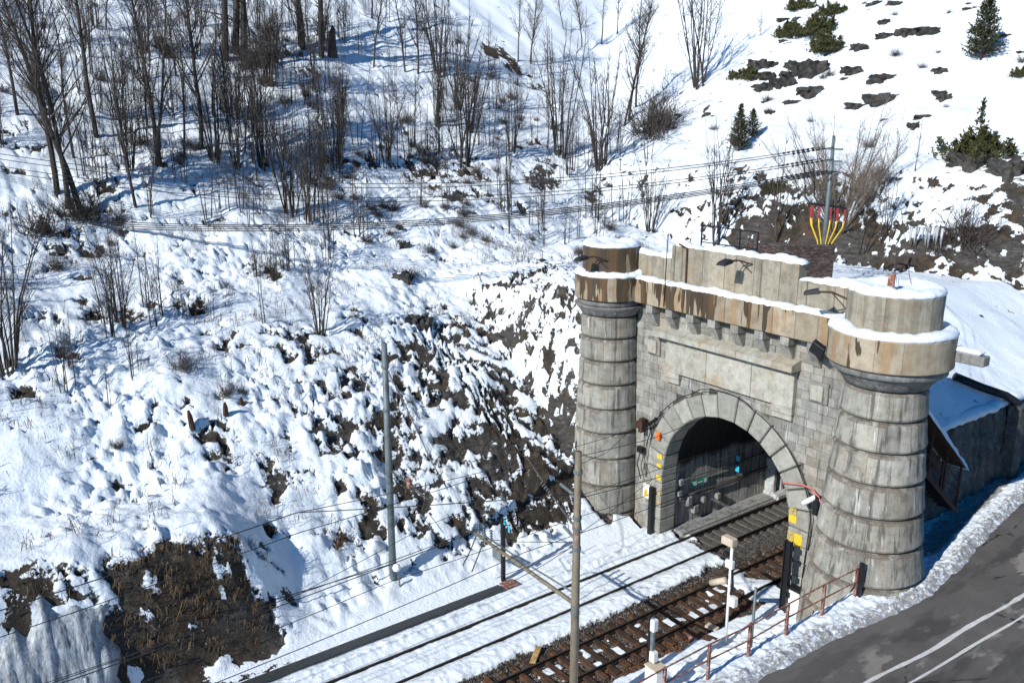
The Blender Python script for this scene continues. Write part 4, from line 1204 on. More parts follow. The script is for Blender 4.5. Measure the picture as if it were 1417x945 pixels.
# --- ground and wall on the right behind the turret
wl = thing('retaining_wall', 'dark rubble retaining wall in shade holding the snow slope behind the right turret', 'wall', (6.8, 1.0, 3.5))
V = []; F = []
ys_ = np.arange(0.9, 46, 0.22); zs_ = np.linspace(0, 1, 18)
for y in ys_:
    zb_ = float(road_z(0, y)) - 0.3; zt_ = 7.28 + 0.16 * float(pnoise(y / 1.7, 0.2, 4)) + 0.06 * float(pnoise(y / 0.4, 0.6, 4))
    for t in zs_:
        zz = zb_ + (zt_ - zb_) * t
        b = 0.16 * float(pnoise(y / 0.55, zz / 0.38, 31)) + 0.10 * float(pnoise(y / 1.4, zz / 1.2, 32))
        V.append((0.28 - 0.35 * t + b, y - 1.0, zz - 3.5))
    V.append((-0.7, y - 1.0, zt_ - 3.5))
m = len(zs_) + 1
for k in range(len(ys_) - 1):
    for i in range(m - 1):
        F.append((k * m + i, (k + 1) * m + i, (k + 1) * m + i + 1, k * m + i + 1))
obj('rubble_face', V, F, MAT['wall'], wl, True)
MB().cbox(0.05, 0.62, 10.0, 10.75, 0.2, 3.85, 0.05).build('buttress', MAT['wall'], wl)
# snow edge hanging over the wall top
V = []; F = []
for k, y in enumerate(np.arange(0.9, 46, 0.2)):
    q = 0.10 * float(pnoise(y / 1.1, 0.4, 14)); w = 0.12 * float(pnoise(y / 0.6, 0.8, 15))
    for (dx, dz) in ((-0.9, 0.10), (-0.35, 0.32 + q), (-0.02 + w * 0.6, 0.22 + q), (0.06 + w, 0.05), (-0.06 + w, -0.10), (-0.5, -0.12)):
        V.append((dx, y - 1.0, 3.80 + dz))
for k in range(len(V) // 6 - 1):
    for i in range(5):
        F.append((k * 6 + i, k * 6 + 6 + i, k * 6 + 7 + i, k * 6 + 1 + i))
obj('snow_edge', V, F, MAT['snow'], wl, True)

# ------------------------------------------------------------------ railway
def rail_track(name, xc, y0, y1, sleepers, smat, label, steps=90, dz=0.0):
    t = thing(name, label, 'railway track', (xc, 0, 0), 0, None)
    ys_ = [y0 + (y1 - y0) * k / steps for k in range(steps + 1)]
    for s in (-0.75, 0.75):
        prof = [(-0.075, -0.185), (0.075, -0.185), (0.070, -0.16), (0.014, -0.13), (0.014, -0.045), (0.036, -0.035), (0.036, -0.006), (-0.036, -0.006), (-0.036, -0.035), (-0.014, -0.045), (-0.014, -0.13), (-0.070, -0.16)]
        m = len(prof); V = []; F = []
        for y in ys_:
            V += [(s + px, y, pz) for (px, pz) in prof]
        for k in range(len(ys_) - 1):
            for i in range(m):
                F.append((k * m + i, k * m + (i + 1) % m, (k + 1) * m + (i + 1) % m, (k + 1) * m + i))
        r = obj('rail', V, F, MAT['rail'], t)
        MB().box(s - 0.030, s + 0.030, y0, y1, -0.0065, 0.0).build('running_surface', MAT['railtop'], r)
    me = None
    for y in sleepers:
        if me is None:
            mb = MB().cbox(-1.3, 1.3, -0.135, 0.135, -0.34, -0.135, 0.02)
            for s in (-0.75, 0.75):
                mb.cbox(s - 0.17, s + 0.17, -0.08, 0.08, -0.14, -0.118, 0.01)
            o = mb.build('sleeper', smat, t); me = o.data
        else:
            o = obj('sleeper', None, None, None, t, data=me)
        o.location = (rng.uniform(-0.05, 0.05), y, dz + rng.uniform(-0.012, 0.008))
        o.rotation_euler = (0, 0, rng.uniform(-0.02, 0.02))
    return t
rail_track('railway_track', -1.8, -33, 36, [0.9 + 0.6 * k for k in range(24)], MAT['csleeper'], 'snow filled railway track on the hillside, only its dark rails showing before the tunnel', 90, -0.03)
rail_track('railway_track', 1.8, -33, 36, [-24.6 + 0.6 * k for k in range(60)], MAT['sleeper'], 'railway track nearest the road with bare brown sleepers and ballast showing')

# ballast stones lying loose
V = []; F = []
rs = np.random.RandomState(5)
octF = [(0, 2, 4), (2, 1, 4), (1, 3, 4), (3, 0, 4), (2, 0, 5), (1, 2, 5), (3, 1, 5), (0, 3, 5)]
px = rs.uniform(0.0, 3.9, 21000); py = rs.uniform(-22.5, -2.0, 21000)
bb = bed_bare(px, py); bzv = bed_z(px, py)
for x, y, b, zz in zip(px, py, bb, bzv):
    if b < 0.55 or any(abs(x - r) < 0.09 for r in RAILS): continue
    s = rs.uniform(0.022, 0.055)
    j = rs.uniform(0.6, 1.3, 6) * s
    n0 = len(V)
    V += [(x + j[0], y, zz), (x - j[1], y, zz), (x, y + j[2], zz + 0.3 * s), (x, y - j[3], zz - 0.2 * s), (x, y, zz + j[4]), (x, y, zz - j[5])]
    F += [(a + n0, c + n0, d + n0) for (a, c, d) in octF]
tag(obj('ballast_stones', V, F, MAT['bed']), 'loose brown ballast stones around the bare track', 'ballast', kind='stuff')
me = bpy.data.objects['ballast_stones'].data
a = me.attributes.new('bare', 'FLOAT', 'POINT'); a.data.foreach_set('value', np.ones(len(me.vertices), np.float32))

# cable channel along the far side
ch = thing('channel_cover', 'long flat dark wet cable channel cover running beside the snow filled track', 'channel cover', (-3.98, 0, 0))
for k in range(11):
    y = -24.5 + 1.38 * k
    MB().cbox(-0.24, 0.24, y, y + 1.37, 0.06, 0.13, 0.012).build('cover_slab', MAT['cover'], ch)
tag(MB().cbox(-4.25, -3.75, -9.25, -8.55, 0.08, 0.15, 0.012).build('rusty_plate', MAT['rusty']), 'rusty brown plate lying at the end of the dark channel cover', 'metal plate')

# fence along the road
fence = thing('railing', 'rust red two rail metal railing along the snowy road bank above the tracks', 'railing', (8.35, 0, 3.4))
py_ = [-2.65, -4.6, -6.6, -8.5, -10.4, -12.3, -14.2, -16.1, -18.0, -20.0, -22.0]
pm = None
for y in py_:
    MB().cbox(-0.045, 0.045, y - 0.045, y + 0.045, -0.25, 1.06, 0.008).build('post', MAT['rusty'], fence)
for (zz, dx) in ((1.02, 0.0), (0.50, 0.0)):
    MB().tube([(0.03 * math.sin(k * 2.3 + zz), -2.6 - 1.95 * k, zz + 0.025 * math.sin(k * 1.7)) for k in range(11)], 0.028, 6).build('rail', MAT['rusty'], fence)
tag(MB().cbox(8.36, 8.5, -2.60, -2.48, 3.2, 4.62, 0.012).build('dark_post', MAT['black']), 'black square post at the end of the rusty railing against the turret', 'post')

# catenary mast with cross arm
def bands(mb, x, y, zs_, r):
    for zz in zs_: mb.lathe([(r, zz - 0.05), (r + 0.025, zz - 0.05), (r + 0.025, zz + 0.05), (r, zz + 0.05)], x, y, 12, cap=False)
m1 = thing('catenary_mast', 'brown weathered tubular mast in front with a long arm across both tracks', 'mast', (4.5, -12.42, 0))
MB().tube([(0, 0, -0.6), (0, 0, 4.6), (0, 0, 9.85)], [0.145, 0.135, 0.105], 14).build('pole', MAT['steelbrown'], m1, True)
mb = MB(); bands(mb, 0, 0, (4.55, 4.3, 6.6, 7.3, 7.65, 9.2), 0.125); mb.build('clamp', MAT['steelgrey'], m1)
mb = MB(); mb.lathe([(0.118, 6.7), (0.122, 6.72), (0.122, 7.2), (0.118, 7.22)], 0, 0, 12, cap=False); mb.build('rust_band', MAT['rusty'], m1)
mb = MB(); mb.tube([(-0.1, 0, 4.62), (-5.9, 0.0, 4.72)], [0.075, 0.06], 10); mb.build('arm', MAT['steelbrown'], m1, True)
mb = MB(); mb.tube([(-0.1, 0.04, 4.95), (-2.6, 0.03, 4.86), (-5.3, 0.02, 4.86)], 0.035, 8); mb.build('arm_brace', MAT['steelgrey'], m1, True)
mb = MB()
mb.tube([(-5.9, 0, 4.72), (-6.25, -0.1, 4.62), (-6.4, -0.3, 4.3), (-6.4, -0.5, 3.9)], 0.03, 6)
mb.tube([(-5.7, 0, 4.7), (-5.7, -0.25, 4.2), (-5.6, -0.7, 3.7)], 0.025, 6)
mb.tube([(-5.2, 0, 4.7), (-5.2, -0.25, 4.2), (-5.0, -0.7, 3.7)], 0.025, 6)
mb.build('steady_arm', MAT['wirel'], m1, True)
for dx in (-5.55, -5.2, -4.75):
    mb = MB()
    for q in range(5): mb.lathe([(0.03, 4.8 + 0.1 * q), (0.075, 4.83 + 0.1 * q), (0.03, 4.88 + 0.1 * q)], dx, 0, 10, cap=False)
    mb.build('insulator', MAT['steelgrey'], m1)
mb = MB()
mb.tube([(-0.1, 0, 8.35), (-0.9, 0.05, 8.45)], 0.05, 6)
mb.build('bracket', MAT['steelgrey'], m1)
MB().tube([(-0.1, 0, 6.9), (-0.7, 0.05, 7.05)], 0.05, 6).build('bracket', MAT['steelgrey'], m1)
mb = MB()
mb.tube([(-0.1, 0, 7.3), (-1.2, 0.1, 7.75), (-3.0, 0.3, 8.6)], [0.035, 0.03, 0.015], 6)
for q in range(6): mb.tube([(-1.4 - 0.1 * q, 0.115, 7.84 + 0.047 * q), (-1.44 - 0.1 * q, 0.12, 7.86 + 0.047 * q)], 0.07, 8)
mb.build('strain_insulator', MAT['wirel'], m1)
mb = MB()
for (a, b) in (((0, 0, 6.7), (-2.7, -1.2, 4.7)), ((0, 0, 6.75), (-2.2, -0.9, 4.7)), ((0, 0, 6.8), (-5.3, -0.6, 4.9)), ((-0.9, 0.05, 8.4), (-0.3, 0, 6.9)), ((0.05, 0, 8.3), (0.25, 0, 7.2))):
    mb.tube([a, tuple((p + q) / 2 - (0.06 if i == 2 else 0) for i, (p, q) in enumerate(zip(a, b))), b], 0.012, 5)
mb.build('stay_wire', MAT['wire'], m1)

m2 = thing('catenary_mast', 'tall blue grey galvanised mast standing at the foot of the snowy cutting', 'mast', (-6.0, -13.5, 0))
MB().tube([(0, 0, -0.4), (0.0, 0, 5.6), (0, 0, 11.25)], [0.16, 0.145, 0.115], 14).build('pole', MAT['steelgrey'], m2, True)
mb = MB(); bands(mb, 0, 0, (5.9, 6.2, 10.3, 8.5, 1.6, 1.1), 0.135); mb.build('clamp', MAT['steelgrey'], m2)
MB().tube([(0, 0, 5.95), (1.5, 0, 5.9), (3.1, 0.05, 5.75)], [0.035, 0.035, 0.03], 8).build('arm', MAT['wirel'], m2, True)
MB().tube([(0, 0, 10.35), (1.6, 0.05, 9.0), (3.2, 0.1, 7.4), (4.3, 0.15, 6.6)], 0.022, 6).build('stay_rod', MAT['wirel'], m2, True)
mb = MB(); mb.tube([(2.9, 0, 5.8), (2.95, 0, 6.4)], 0.02, 6); mb.tube([(2.6, 0, 5.0), (3.9, -0.2, 4.7)], 0.016, 5); mb.tube([(2.9, 0.2, 5.0), (4.0, 0.1, 4.75)], 0.016, 5); mb.tube([(2.9, 0, 5.8), (2.6, 0, 5.0)], 0.016, 5)
mb.build('steady_arm', MAT['wirel'], m2)
MB().cbox(1.55, 1.75, -0.06, 0.06, 5.7, 6.15, 0.02).build('junction_box', MAT['rusty'], m2)
mb = MB(); mb.tube([(0.35, 0.1, -0.2), (0.35, 0.1, 1.25)], 0.035, 6); mb.tube([(-0.35, 0, -0.2), (-0.42, 0.1, 1.0)], 0.04, 6); mb.build('base_stake', MAT['steelbrown'], m2)
mb = MB(); mb.lathe([(0.0, 1.78), (0.14, 1.72), (0.18, 1.6), (0.15, 1.5)], 0.25, 0.05, 12, cap=False); mb.build('snow_lump', MAT['snow'], m2, True)
m2['label'] = 'tall blue grey galvanised mast standing at the foot of the snowy cutting'

# low black signal post with blue plates
p = thing('marker_post', 'low black post with two small cyan plates at the end of the dark channel cover', 'marker post', (-4.45, -8.9, -0.2))
MB().cbox(-0.07, 0.07, -0.09, 0.09, -0.2, 3.3, 0.01).build('post', MAT['black'], p)
MB().cbox(0.14, 0.26, -0.08, -0.05, 3.05, 3.42, 0.008).build('blue_plate', MAT['blue'], p)
MB().cbox(0.36, 0.48, 0.0, 0.03, 2.75, 3.12, 0.008).build('blue_plate', MAT['blue'], p)
MB().cbox(0.10, 0.22, -0.12, -0.09, 1.55, 1.78, 0.008).build('yellow_plate', MAT['yellow'], p)
MB().cbox(-0.75, -0.1, -0.06, 0.0, 1.1, 1.55, 0.01).build('back_panel', MAT['steelgrey'], p)

# white signal pole, junction boxes, grey stake
s1 = thing('signal_pole', 'slim white pole with cream lamp boxes beside the bare track', 'signal pole', (4.4, -4.6, 0.0))
MB().tube([(0, 0, -0.3), (0, 0, 4.35)], 0.055, 10).build('pole', MAT['white'], s1, True)
MB().cbox(-0.42, 0.12, -0.16, 0.16, 4.18, 4.5, 0.03).build('lamp_box', MAT['cream'], s1)
MB().cbox(-0.17, 0.17, -0.15, 0.02, 3.3, 3.62, 0.02).build('bracket_box', MAT['white'], s1)
mb = MB(); mb.tube([(-0.1, -0.1, 2.75), (-0.75, -0.15, 2.35)], 0.13, 8); mb.build('lamp_tube', MAT['cream'], s1, True)
MB().cbox(0.02, 0.36, -0.12, 0.14, 1.75, 2.15, 0.03).build('junction_box', MAT['white'], s1)
mb = MB(); mb.tube([(-0.25, 0, 3.75), (0.05, 0, 3.5), (0.15, 0, 2.6), (0.1, 0, 2.2)], 0.05, 6); mb.cbox(-0.35, -0.15, -0.1, 0.1, 3.65, 3.85, 0.02); mb.tube([(-0.2, 0.05, 2.6), (0.25, 0.05, 2.45)], 0.06, 6)
mb.build('cable', MAT['black'], s1)
s2 = thing('signal_cabinet', 'pale grey trackside cabinet with smaller boxes on a dark post', 'cabinet', (4.9, -9.35, 0.75))
MB().cbox(-0.05, 0.05, -0.05, 0.05, -0.9, 2.55, 0.008).build('post', MAT['black'], s2)
MB().cbox(0.06, 0.2, -0.04, 0.06, 0.6, 2.5, 0.008).build('post', MAT['steelgrey'], s2)
MB().cbox(0.06, 0.62, -0.25, 0.25, -0.25, 0.72, 0.03).build('cabinet_body', MAT['white'], s2)
MB().cbox(0.04, 0.65, -0.28, 0.28, 0.725, 0.77, 0.012).build('cabinet_lid', MAT['cream'], s2)
MB().cbox(0.1, 0.34, -0.12, 0.12, 0.85, 1.25, 0.03).build('junction_box', MAT['white'], s2)
MB().cbox(0.12, 0.32, -0.16, 0.08, 2.05, 2.5, 0.03).build('lamp_head', MAT['white'], s2)
tag(MB().tube([(7.4, -7.1, 1.9), (7.42, -7.1, 4.75)], 0.05, 8).build('grey_stake', MAT['steelgrey'], None, True), 'thin grey metal stake between the white pole and the railing', 'stake')
b1 = thing('steel_column', 'black steel column guarding the right jamb of the tunnel mouth', 'column', (4.35, -0.95, 0.3))
MB().cbox(-0.13, 0.13, -0.03, 0.03, -0.6, 2.95, 0.006).build('web', MAT['black'], b1)
MB().cbox(-0.15, -0.11, -0.11, 0.11, -0.6, 2.95, 0.006).build('flange', MAT['black'], b1)
MB().cbox(0.11, 0.15, -0.11, 0.11, -0.6, 2.95, 0.006).build('flange', MAT['black'], b1)
for zz in (0.6, 1.4, 2.2, 2.7): MB().cbox(0.15, 0.24, -0.06, 0.06, zz - 0.1, zz + 0.1, 0.01).build('bracket', MAT['black'], b1)
b2 = thing('steel_column', 'black steel column with white board and yellow warning triangle at the left jamb', 'column', (-3.85, -0.42, 0.2))
MB().cbox(-0.10, 0.10, -0.12, 0.12, -0.5, 2.3, 0.01).build('post', MAT['black'], b2)
brd = MB().cbox(-0.55, -0.13, -0.05, -0.01, 1.62, 2.35, 0.008).build('white_board', MAT['signwhite'], b2)
obj('warning_triangle', [(-0.51, -0.056, 1.72), (-0.17, -0.056, 1.72), (-0.34, -0.056, 2.2), (-0.51, -0.051, 1.72), (-0.17, -0.051, 1.72), (-0.34, -0.051, 2.2)], [(0, 1, 2), (5, 4, 3), (0, 3, 4, 1), (1, 4, 5, 2), (2, 5, 3, 0)], MAT['yellow'], brd)
MB().box(-0.36, -0.32, -0.060, -0.0565, 1.87, 2.06).box(-0.36, -0.32, -0.060, -0.0565, 1.78, 1.83).build('exclamation_mark', MAT['black'], brd)
MB().cbox(-0.6, -0.13, -0.04, -0.01, 0.75, 1.25, 0.01).build('lower_board', MAT['concrete'], b2)
bm = thing('tunnel_marker', 'two small cyan plates hanging on a rod inside the tunnel mouth', 'marker plates', (-3.4, 5.4, 2.0))
MB().tube([(0, 0.02, 3.2), (0, 0.02, 0.0)], 0.012, 5).build('rod', MAT['wire'], bm)
MB().cbox(-0.12, 0.12, -0.02, 0.0, 0.58, 0.9, 0.008).build('blue_plate', MAT['blue'], bm)
MB().cbox(-0.12, 0.12, -0.02, 0.0, 0.0, 0.32, 0.008).build('blue_plate', MAT['blue'], bm)

# odds and ends on the track bed
def plank(x, y, z, l, w, h, rz, m, label, name='plank'):
    o = MB().cbox(-l / 2, l / 2, -w / 2, w / 2, 0, h, 0.015).build(name, m)
    o.location = (x, y, z); o.rotation_euler = (0.05, 0.03, rz)
    return tag(o, label, 'plank')
plank(0.50, -10.9, -0.13, 1.0, 0.24, 0.07, -0.9, MAT['plank'], 'fresh yellow plank lying on ballast between the tracks')
plank(3.25, -5.2, -0.10, 0.9, 0.35, 0.10, -0.5, MAT['rusty'], 'orange brown board beside the bare track near the white pole')
plank(3.6, -4.9, -0.08, 1.5, 0.4, 0.12, 0.35, MAT['sleeper'], 'grey brown loose sleeper piece at the foot of the white pole')
plank(3.3, -4.1, -0.08, 0.5, 0.3, 0.1, 0.2, MAT['cream'], 'short pale board right of the white pole')
o = plank(5.9, -0.95, 0.1, 2.3, 0.10, 0.08, 1.5, MAT['plank'], 'yellow timber leaning against the right jamb of the tunnel')
o.rotation_euler = (0.0, -1.25, 1.2); o.location = (5.15, -0.8, 0.6)
t = thing('relay_box', 'small white box with dark hood at the foot of the right jamb', 'box', (4.75, -0.75, 0.6))
MB().cbox(-0.25, 0.25, -0.15, 0.15, -0.9, 0.55, 0.02).build('box_body', MAT['white'], t)
MB().cbox(-0.32, 0.42, -0.2, 0.2, 0.56, 0.66, 0.01).build('hood', MAT['black'], t)

# wires above the tracks
def wire(name, pts, r, label, m='wire', cat='wire', group=None):
    P = []
    for a, b in zip(pts[:-1], pts[1:]):
        a = Vector(a); b = Vector(b); L = (b - a).length
        for k in range(12):
            q = k / 12
            v = a.lerp(b, q); v.z -= 4 * q * (1 - q) * 0.0006 * L * L
            P.append(v)
    P.append(Vector(pts[-1]))
    o = MB().tube(P, r, 5).build(name, MAT[m], None, True)
    return tag(o, label, cat, group)
wire('contact_wire', [(-1.8, -45, 4.7), (-1.75, -19.3, 4.35), (-1.9, -11, 4.55), (-1.7, 0, 4.68), (-1.8, 30, 4.9)], 0.014, 'overhead contact wire above the snow filled track')
wire('contact_wire', [(1.8, -45, 5.2), (1.75, -12.4, 5.25), (1.8, -3, 5.3), (1.8, 30, 5.3)], 0.014, 'overhead contact wire above the bare track')
wire('messenger_wire', [(-1.8, -45, 6.1), (-1.8, -27.5, 6.0), (-1.85, -19, 6.5), (-1.9, -12.4, 6.6), (-1.8, -2.6, 6.15), (-1.8, 3, 6.6)], 0.015, 'carrier wire high above the snow filled track')
wire('messenger_wire', [(1.8, -45, 7.0), (1.7, -12.4, 6.75), (1.8, -3, 6.3), (1.7, 5, 6.5)], 0.015, 'carrier wire high above the bare track')
wire('feeder_wire', [(-0.1, -45, 7.4), (-0.1, -27.6, 7.65), (-0.1, -19.7, 8.1), (4.4, -12.4, 8.4)], 0.016, 'upper feeder wire running left from the brown mast')
wire('feeder_wire', [(-0.4, -45, 7.2), (-0.4, -27.6, 7.5), (-0.4, -19.7, 7.95), (-4.85, -0.4, 5.3)], 0.013, 'feeder wire ending at the insulator beside the arch')
wire('feeder_wire', [(-6.0, -13.5, 1.7), (-6.0, -20, 1.9), (-5.4, -45, 3.5)], 0.02, 'thick low cable tied to the foot of the grey mast')
wire('feeder_wire', [(-2.9, -45, 4.3), (-2.95, -18.8, 3.6), (-2.95, -13.5, 4.7), (-3.3, -4, 5.3), (-4.6, -0.4, 5.9)], 0.012, 'thin wire from the arm of the grey mast to the arch')
wire('feeder_wire', [(4.45, -12.4, 7.0), (0.5, -5, 5.6), (-4.7, -0.4, 4.2)], 0.011, 'thin wire sloping from the brown mast to the left jamb')
wire('feeder_wire', [(0.2, -45, 4.6), (0.2, -16.8, 4.9), (0.3, -9, 4.95), (0.2, 12, 5.2)], 0.012, 'return wire between the two tracks')
# anchors on the wall left of the arch
an = thing('wire_anchor', 'dark insulators and brackets on the wall left of the arch', 'wire anchor', (-4.85, -0.2, 5.2))
mb = MB(); mb.cbox(-0.3, 0.1, -0.25, 0.05, 0.0, 0.35, 0.03); mb.cbox(-0.05, 0.2, -0.3, 0.05, -0.15, 0.55, 0.03); mb.build('bracket', MAT['rustdark'], an)
mb = MB()
for q in range(5): mb.tube([(0.3 + 0.16 * q, -0.12, 0.2 + 0.13 * q), (0.36 + 0.16 * q, -0.12, 0.25 + 0.13 * q)], 0.09, 8)
mb.tube([(0, -0.12, 0.0), (1.4, -0.12, 1.15)], 0.02, 5)
mb.build('insulator', MAT['black'], an)
mb = MB(); mb.cbox(-0.2, 0.15, -0.2, 0.05, -1.25, -0.95, 0.03); mb.tube([(0, -0.1, -1.2), (-0.2, -0.1, -1.9), (0.1, -0.1, -2.6)], 0.03, 5); mb.tube([(0.2, -0.1, 0), (0.25, -0.1, -1.0)], 0.02, 5)
mb.build('lower_bracket', MAT['black'], an)
tag(MB().cbox(-3.85, -3.6, -0.36, -0.22, 4.95, 5.35, 0.03).build('orange_tag', MAT['orange']), 'small orange tag on the left springing of the arch', 'tag')
# hose line round the arch, pink cable, camera
P = []
for k in range(30):
    a = math.pi * (0.98 - 0.93 * k / 29)
    rr = 4.72 + (0.14 if 11 < k < 18 else 0)
    P.append((0.12 + rr * math.cos(a), -0.27, ZC + rr * math.sin(a)))
P.append((4.62, -0.26, 1.0)); 
tag(MB().tube(P, 0.022, 5).build('arch_cable', MAT['black'], None, True), 'black cable running round the outside of the arch stones', 'cable')
tag(MB().tube([(3.35, -0.28, 5.25), (3.8, -0.30, 5.38), (4.3, -0.30, 5.52), (4.75, -0.33, 5.5), (5.1, -0.36, 5.3), (5.35, -0.4, 4.95), (5.45, -0.5, 4.5)], 0.035, 6).build('pink_hose', MAT['pink'], None, True), 'pink hose curving from the arch to the right turret', 'hose')
cm = thing('security_camera', 'white tubular camera on a black bracket right of the arch', 'camera', (4.85, -0.35, 5.0))
MB().tube([(-0.28, -0.25, -0.12), (0.12, 0.0, 0.25)], 0.11, 10).build('housing', MAT['white'], cm, True)
MB().cbox(0.05, 0.3, -0.1, 0.2, -0.5, 0.3, 0.03).build('bracket', MAT['black'], cm)

# floodlights and fittings on the parapet
def lamp(x, y, z, label, tilt=0.0):
    t = thing('floodlight', label, 'floodlight', (x, y, z), tilt)
    mb = MB(); mb.tube([(0.15, 0, 0.0), (-0.1, -0.5, 0.18), (-0.25, -0.95, 0.14)], 0.03, 6); mb.tube([(0.15, 0, -0.35), (-0.1, -0.5, 0.16)], 0.022, 5); mb.tube([(-0.05, 0, 0.0), (-0.28, -0.5, 0.18), (-0.4, -0.95, 0.14)], 0.025, 6)
    mb.build('arm', MAT['rustdark'], t)
    V = [(-0.55, -1.45, 0.02), (-0.1, -1.45, 0.02), (-0.1, -0.9, 0.10), (-0.55, -0.9, 0.10), (-0.50, -1.4, 0.14), (-0.15, -1.4, 0.14), (-0.15, -0.95, 0.26), (-0.50, -0.95, 0.26)]
    obj('lamp_head', V, [(0, 3, 2, 1), (4, 5, 6, 7), (0, 1, 5, 4), (1, 2, 6, 5), (2, 3, 7, 6), (3, 0, 4, 7)], MAT['wire'], t)
    return t
lamp(-6.25, -1.75, 13.45, 'floodlight on an arm from the left turret cap')
lamp(0.75, -0.08, 14.0, 'floodlight on an arm from the middle of the raised parapet')
lamp(6.05, -1.3, 13.55, 'floodlight on an arm at the left side of the right turret cap', -0.9)
f = thing('floodlight', 'black square floodlight under the cornice beside the right turret', 'floodlight', (4.95, -0.75, 11.55))
MB().cbox(-0.3, 0.25, -0.4, -0.2, -0.35, 0.25, 0.02).build('lamp_head', MAT['black'], f)
MB().tube([(0.1, -0.2, 0), (0.35, 0.0, -0.2), (0.55, -0.2, 0.2)], 0.05, 6).build('bracket', MAT['steelgrey'], f)
bpy.data.objects[f.name].rotation_euler = (0.5, 0.5, 0.2)
r_ = thing('rusty_bracket', 'bent rusty bracket sticking out of the snow on the right turret', 'bracket', (7.6, -1.25, 14.1))
MB().cbox(-0.12, 0.12, -0.03, 0.03, 0.0, 0.55, 0.01).cbox(-0.12, 0.75, -0.05, 0.05, -0.02, 0.06, 0.01).build('plate', MAT['rusty'], r_)
sp = thing('drain_spout', 'stone drain spout with snow jutting from the right side of the right turret', 'drain spout', (9.3, 0.2, 12.0))
MB().cbox(0.0, 1.1, -0.22, 0.22, -0.22, 0.12, 0.03).build('spout', MAT['mold'], sp)
MB().cbox(0.05, 0.95, -0.24, 0.24, 0.125, 0.3, 0.07).build('snow', MAT['snow'], sp)
lr = thing('lightning_rod', 'thin black rod standing against the left part of the parapet', 'rod', (-3.35, -0.72, 11.7))
MB().tube([(0, 0, -0.1), (0.04, 0.05, 3.2)], 0.022, 6).build('rod', MAT['black'], lr)
MB().tube([(0.7, 0.62, 0.9), (0.68, 0.62, 2.55), (0.3, 0.5, 2.72)], 0.05, 6).build('down_pipe', MAT['rustdark'], lr)
gw = thing('guy_wire', 'pair of thin guy wires rising behind the right turret', 'guy wire', (0, 0, 0))
MB().tube([(7.2, -0.2, 14.2), (4.2, 4.0, 16.5), (-2.4, 9.4, 18.0)], 0.012, 4).build('wire', MAT['wirel'], gw)
MB().tube([(7.6, 0.0, 14.2), (4.6, 4.2, 16.3), (-2.4, 9.4, 17.3)], 0.012, 4).build('wire', MAT['wirel'], gw)
rl = thing('roof_railing', 'black railing frame on top of the portal behind the raised parapet', 'railing', (-4.6, 3.0, 12.0))
for dx in (0.0, 1.1, 2.3, 3.3): MB().tube([(dx, 0, -0.4), (dx, 0, 2.9)], 0.04, 6).build('post', MAT['black'], rl)
for zz in (2.88, 2.1): MB().tube([(0, 0, zz), (3.3, 0, zz)], 0.03, 6).build('rail', MAT['black'], rl)

# brick shaft and cable pole behind the portal
bs = thing('brick_shaft', 'old dark brick shaft head on top of the tunnel behind the parapet', 'brick shaft', (-2.0, 9.4, 11.6), 0.0)
def brick_wall(x0, y0, x1, y1, z0, z1, th=0.3):
    a = Vector((x0, y0)); b = Vector((x1, y1)); d = (b - a); L = d.length; d.normalize(); nrm = Vector((-d.y, d.x))
    w = MB().add([(*(a), z0), (*(b), z0), (*(b + nrm * th), z0), (*(a + nrm * th), z0), (*(a), z1), (*(b), z1), (*(b + nrm * th), z1), (*(a + nrm * th), z1)], [(0, 3, 2, 1), (4, 5, 6, 7), (0, 1, 5, 4), (1, 2, 6, 5), (2, 3, 7, 6), (3, 0, 4, 7)])
    o = w.build('wall', MAT['joint'], bs)
    mb = MB(); row = 0; z = z0
    while z < z1 - 0.05:
        s = -0.12 if row % 2 else 0.0
        while s < L:
            p0 = a + d * max(s + 0.006, 0); p1 = a + d * min(s + 0.234, L); q = -nrm * (0.02 + rng.uniform(0, 0.012))
            mb.add([(*(p0 + q), z + 0.006), (*(p1 + q), z + 0.006), (*(p1 + nrm * 0.02), z + 0.006), (*(p0 + nrm * 0.02), z + 0.006), (*(p0 + q), z + 0.068), (*(p1 + q), z + 0.068), (*(p1 + nrm * 0.02), z + 0.068), (*(p0 + nrm * 0.02), z + 0.068)], [(0, 3, 2, 1), (4, 5, 6, 7), (0, 1, 5, 4), (1, 2, 6, 5), (3, 0, 4, 7)])
            s += 0.24
        z += 0.075; row += 1
    c = mb.build('brickwork', MAT['brick'], o); c['kind'] = 'stuff'
    return o
brick_wall(-1.3, -1.3, 0.25, 0.3, -0.6, 2.1)
brick_wall(-3.6, -1.6, -1.3, -1.3, -0.6, 2.0)
brick_wall(-4.6, -0.3, -3.6, -1.6, -0.6, 2.0)
brick_wall(0.25, 0.3, -1.0, 1.6, -0.6, 2.1)
MB().add([(-4.6, -0.3, 1.7), (-3.6, -1.6, 1.7), (-1.3, -1.3, 1.7), (0.25, 0.3, 1.7), (-1.0, 1.6, 1.7), (-4.0, 1.4, 1.7)], [(0, 1, 2, 3, 4, 5)]).build('roof_slab', MAT['joint'], bs)

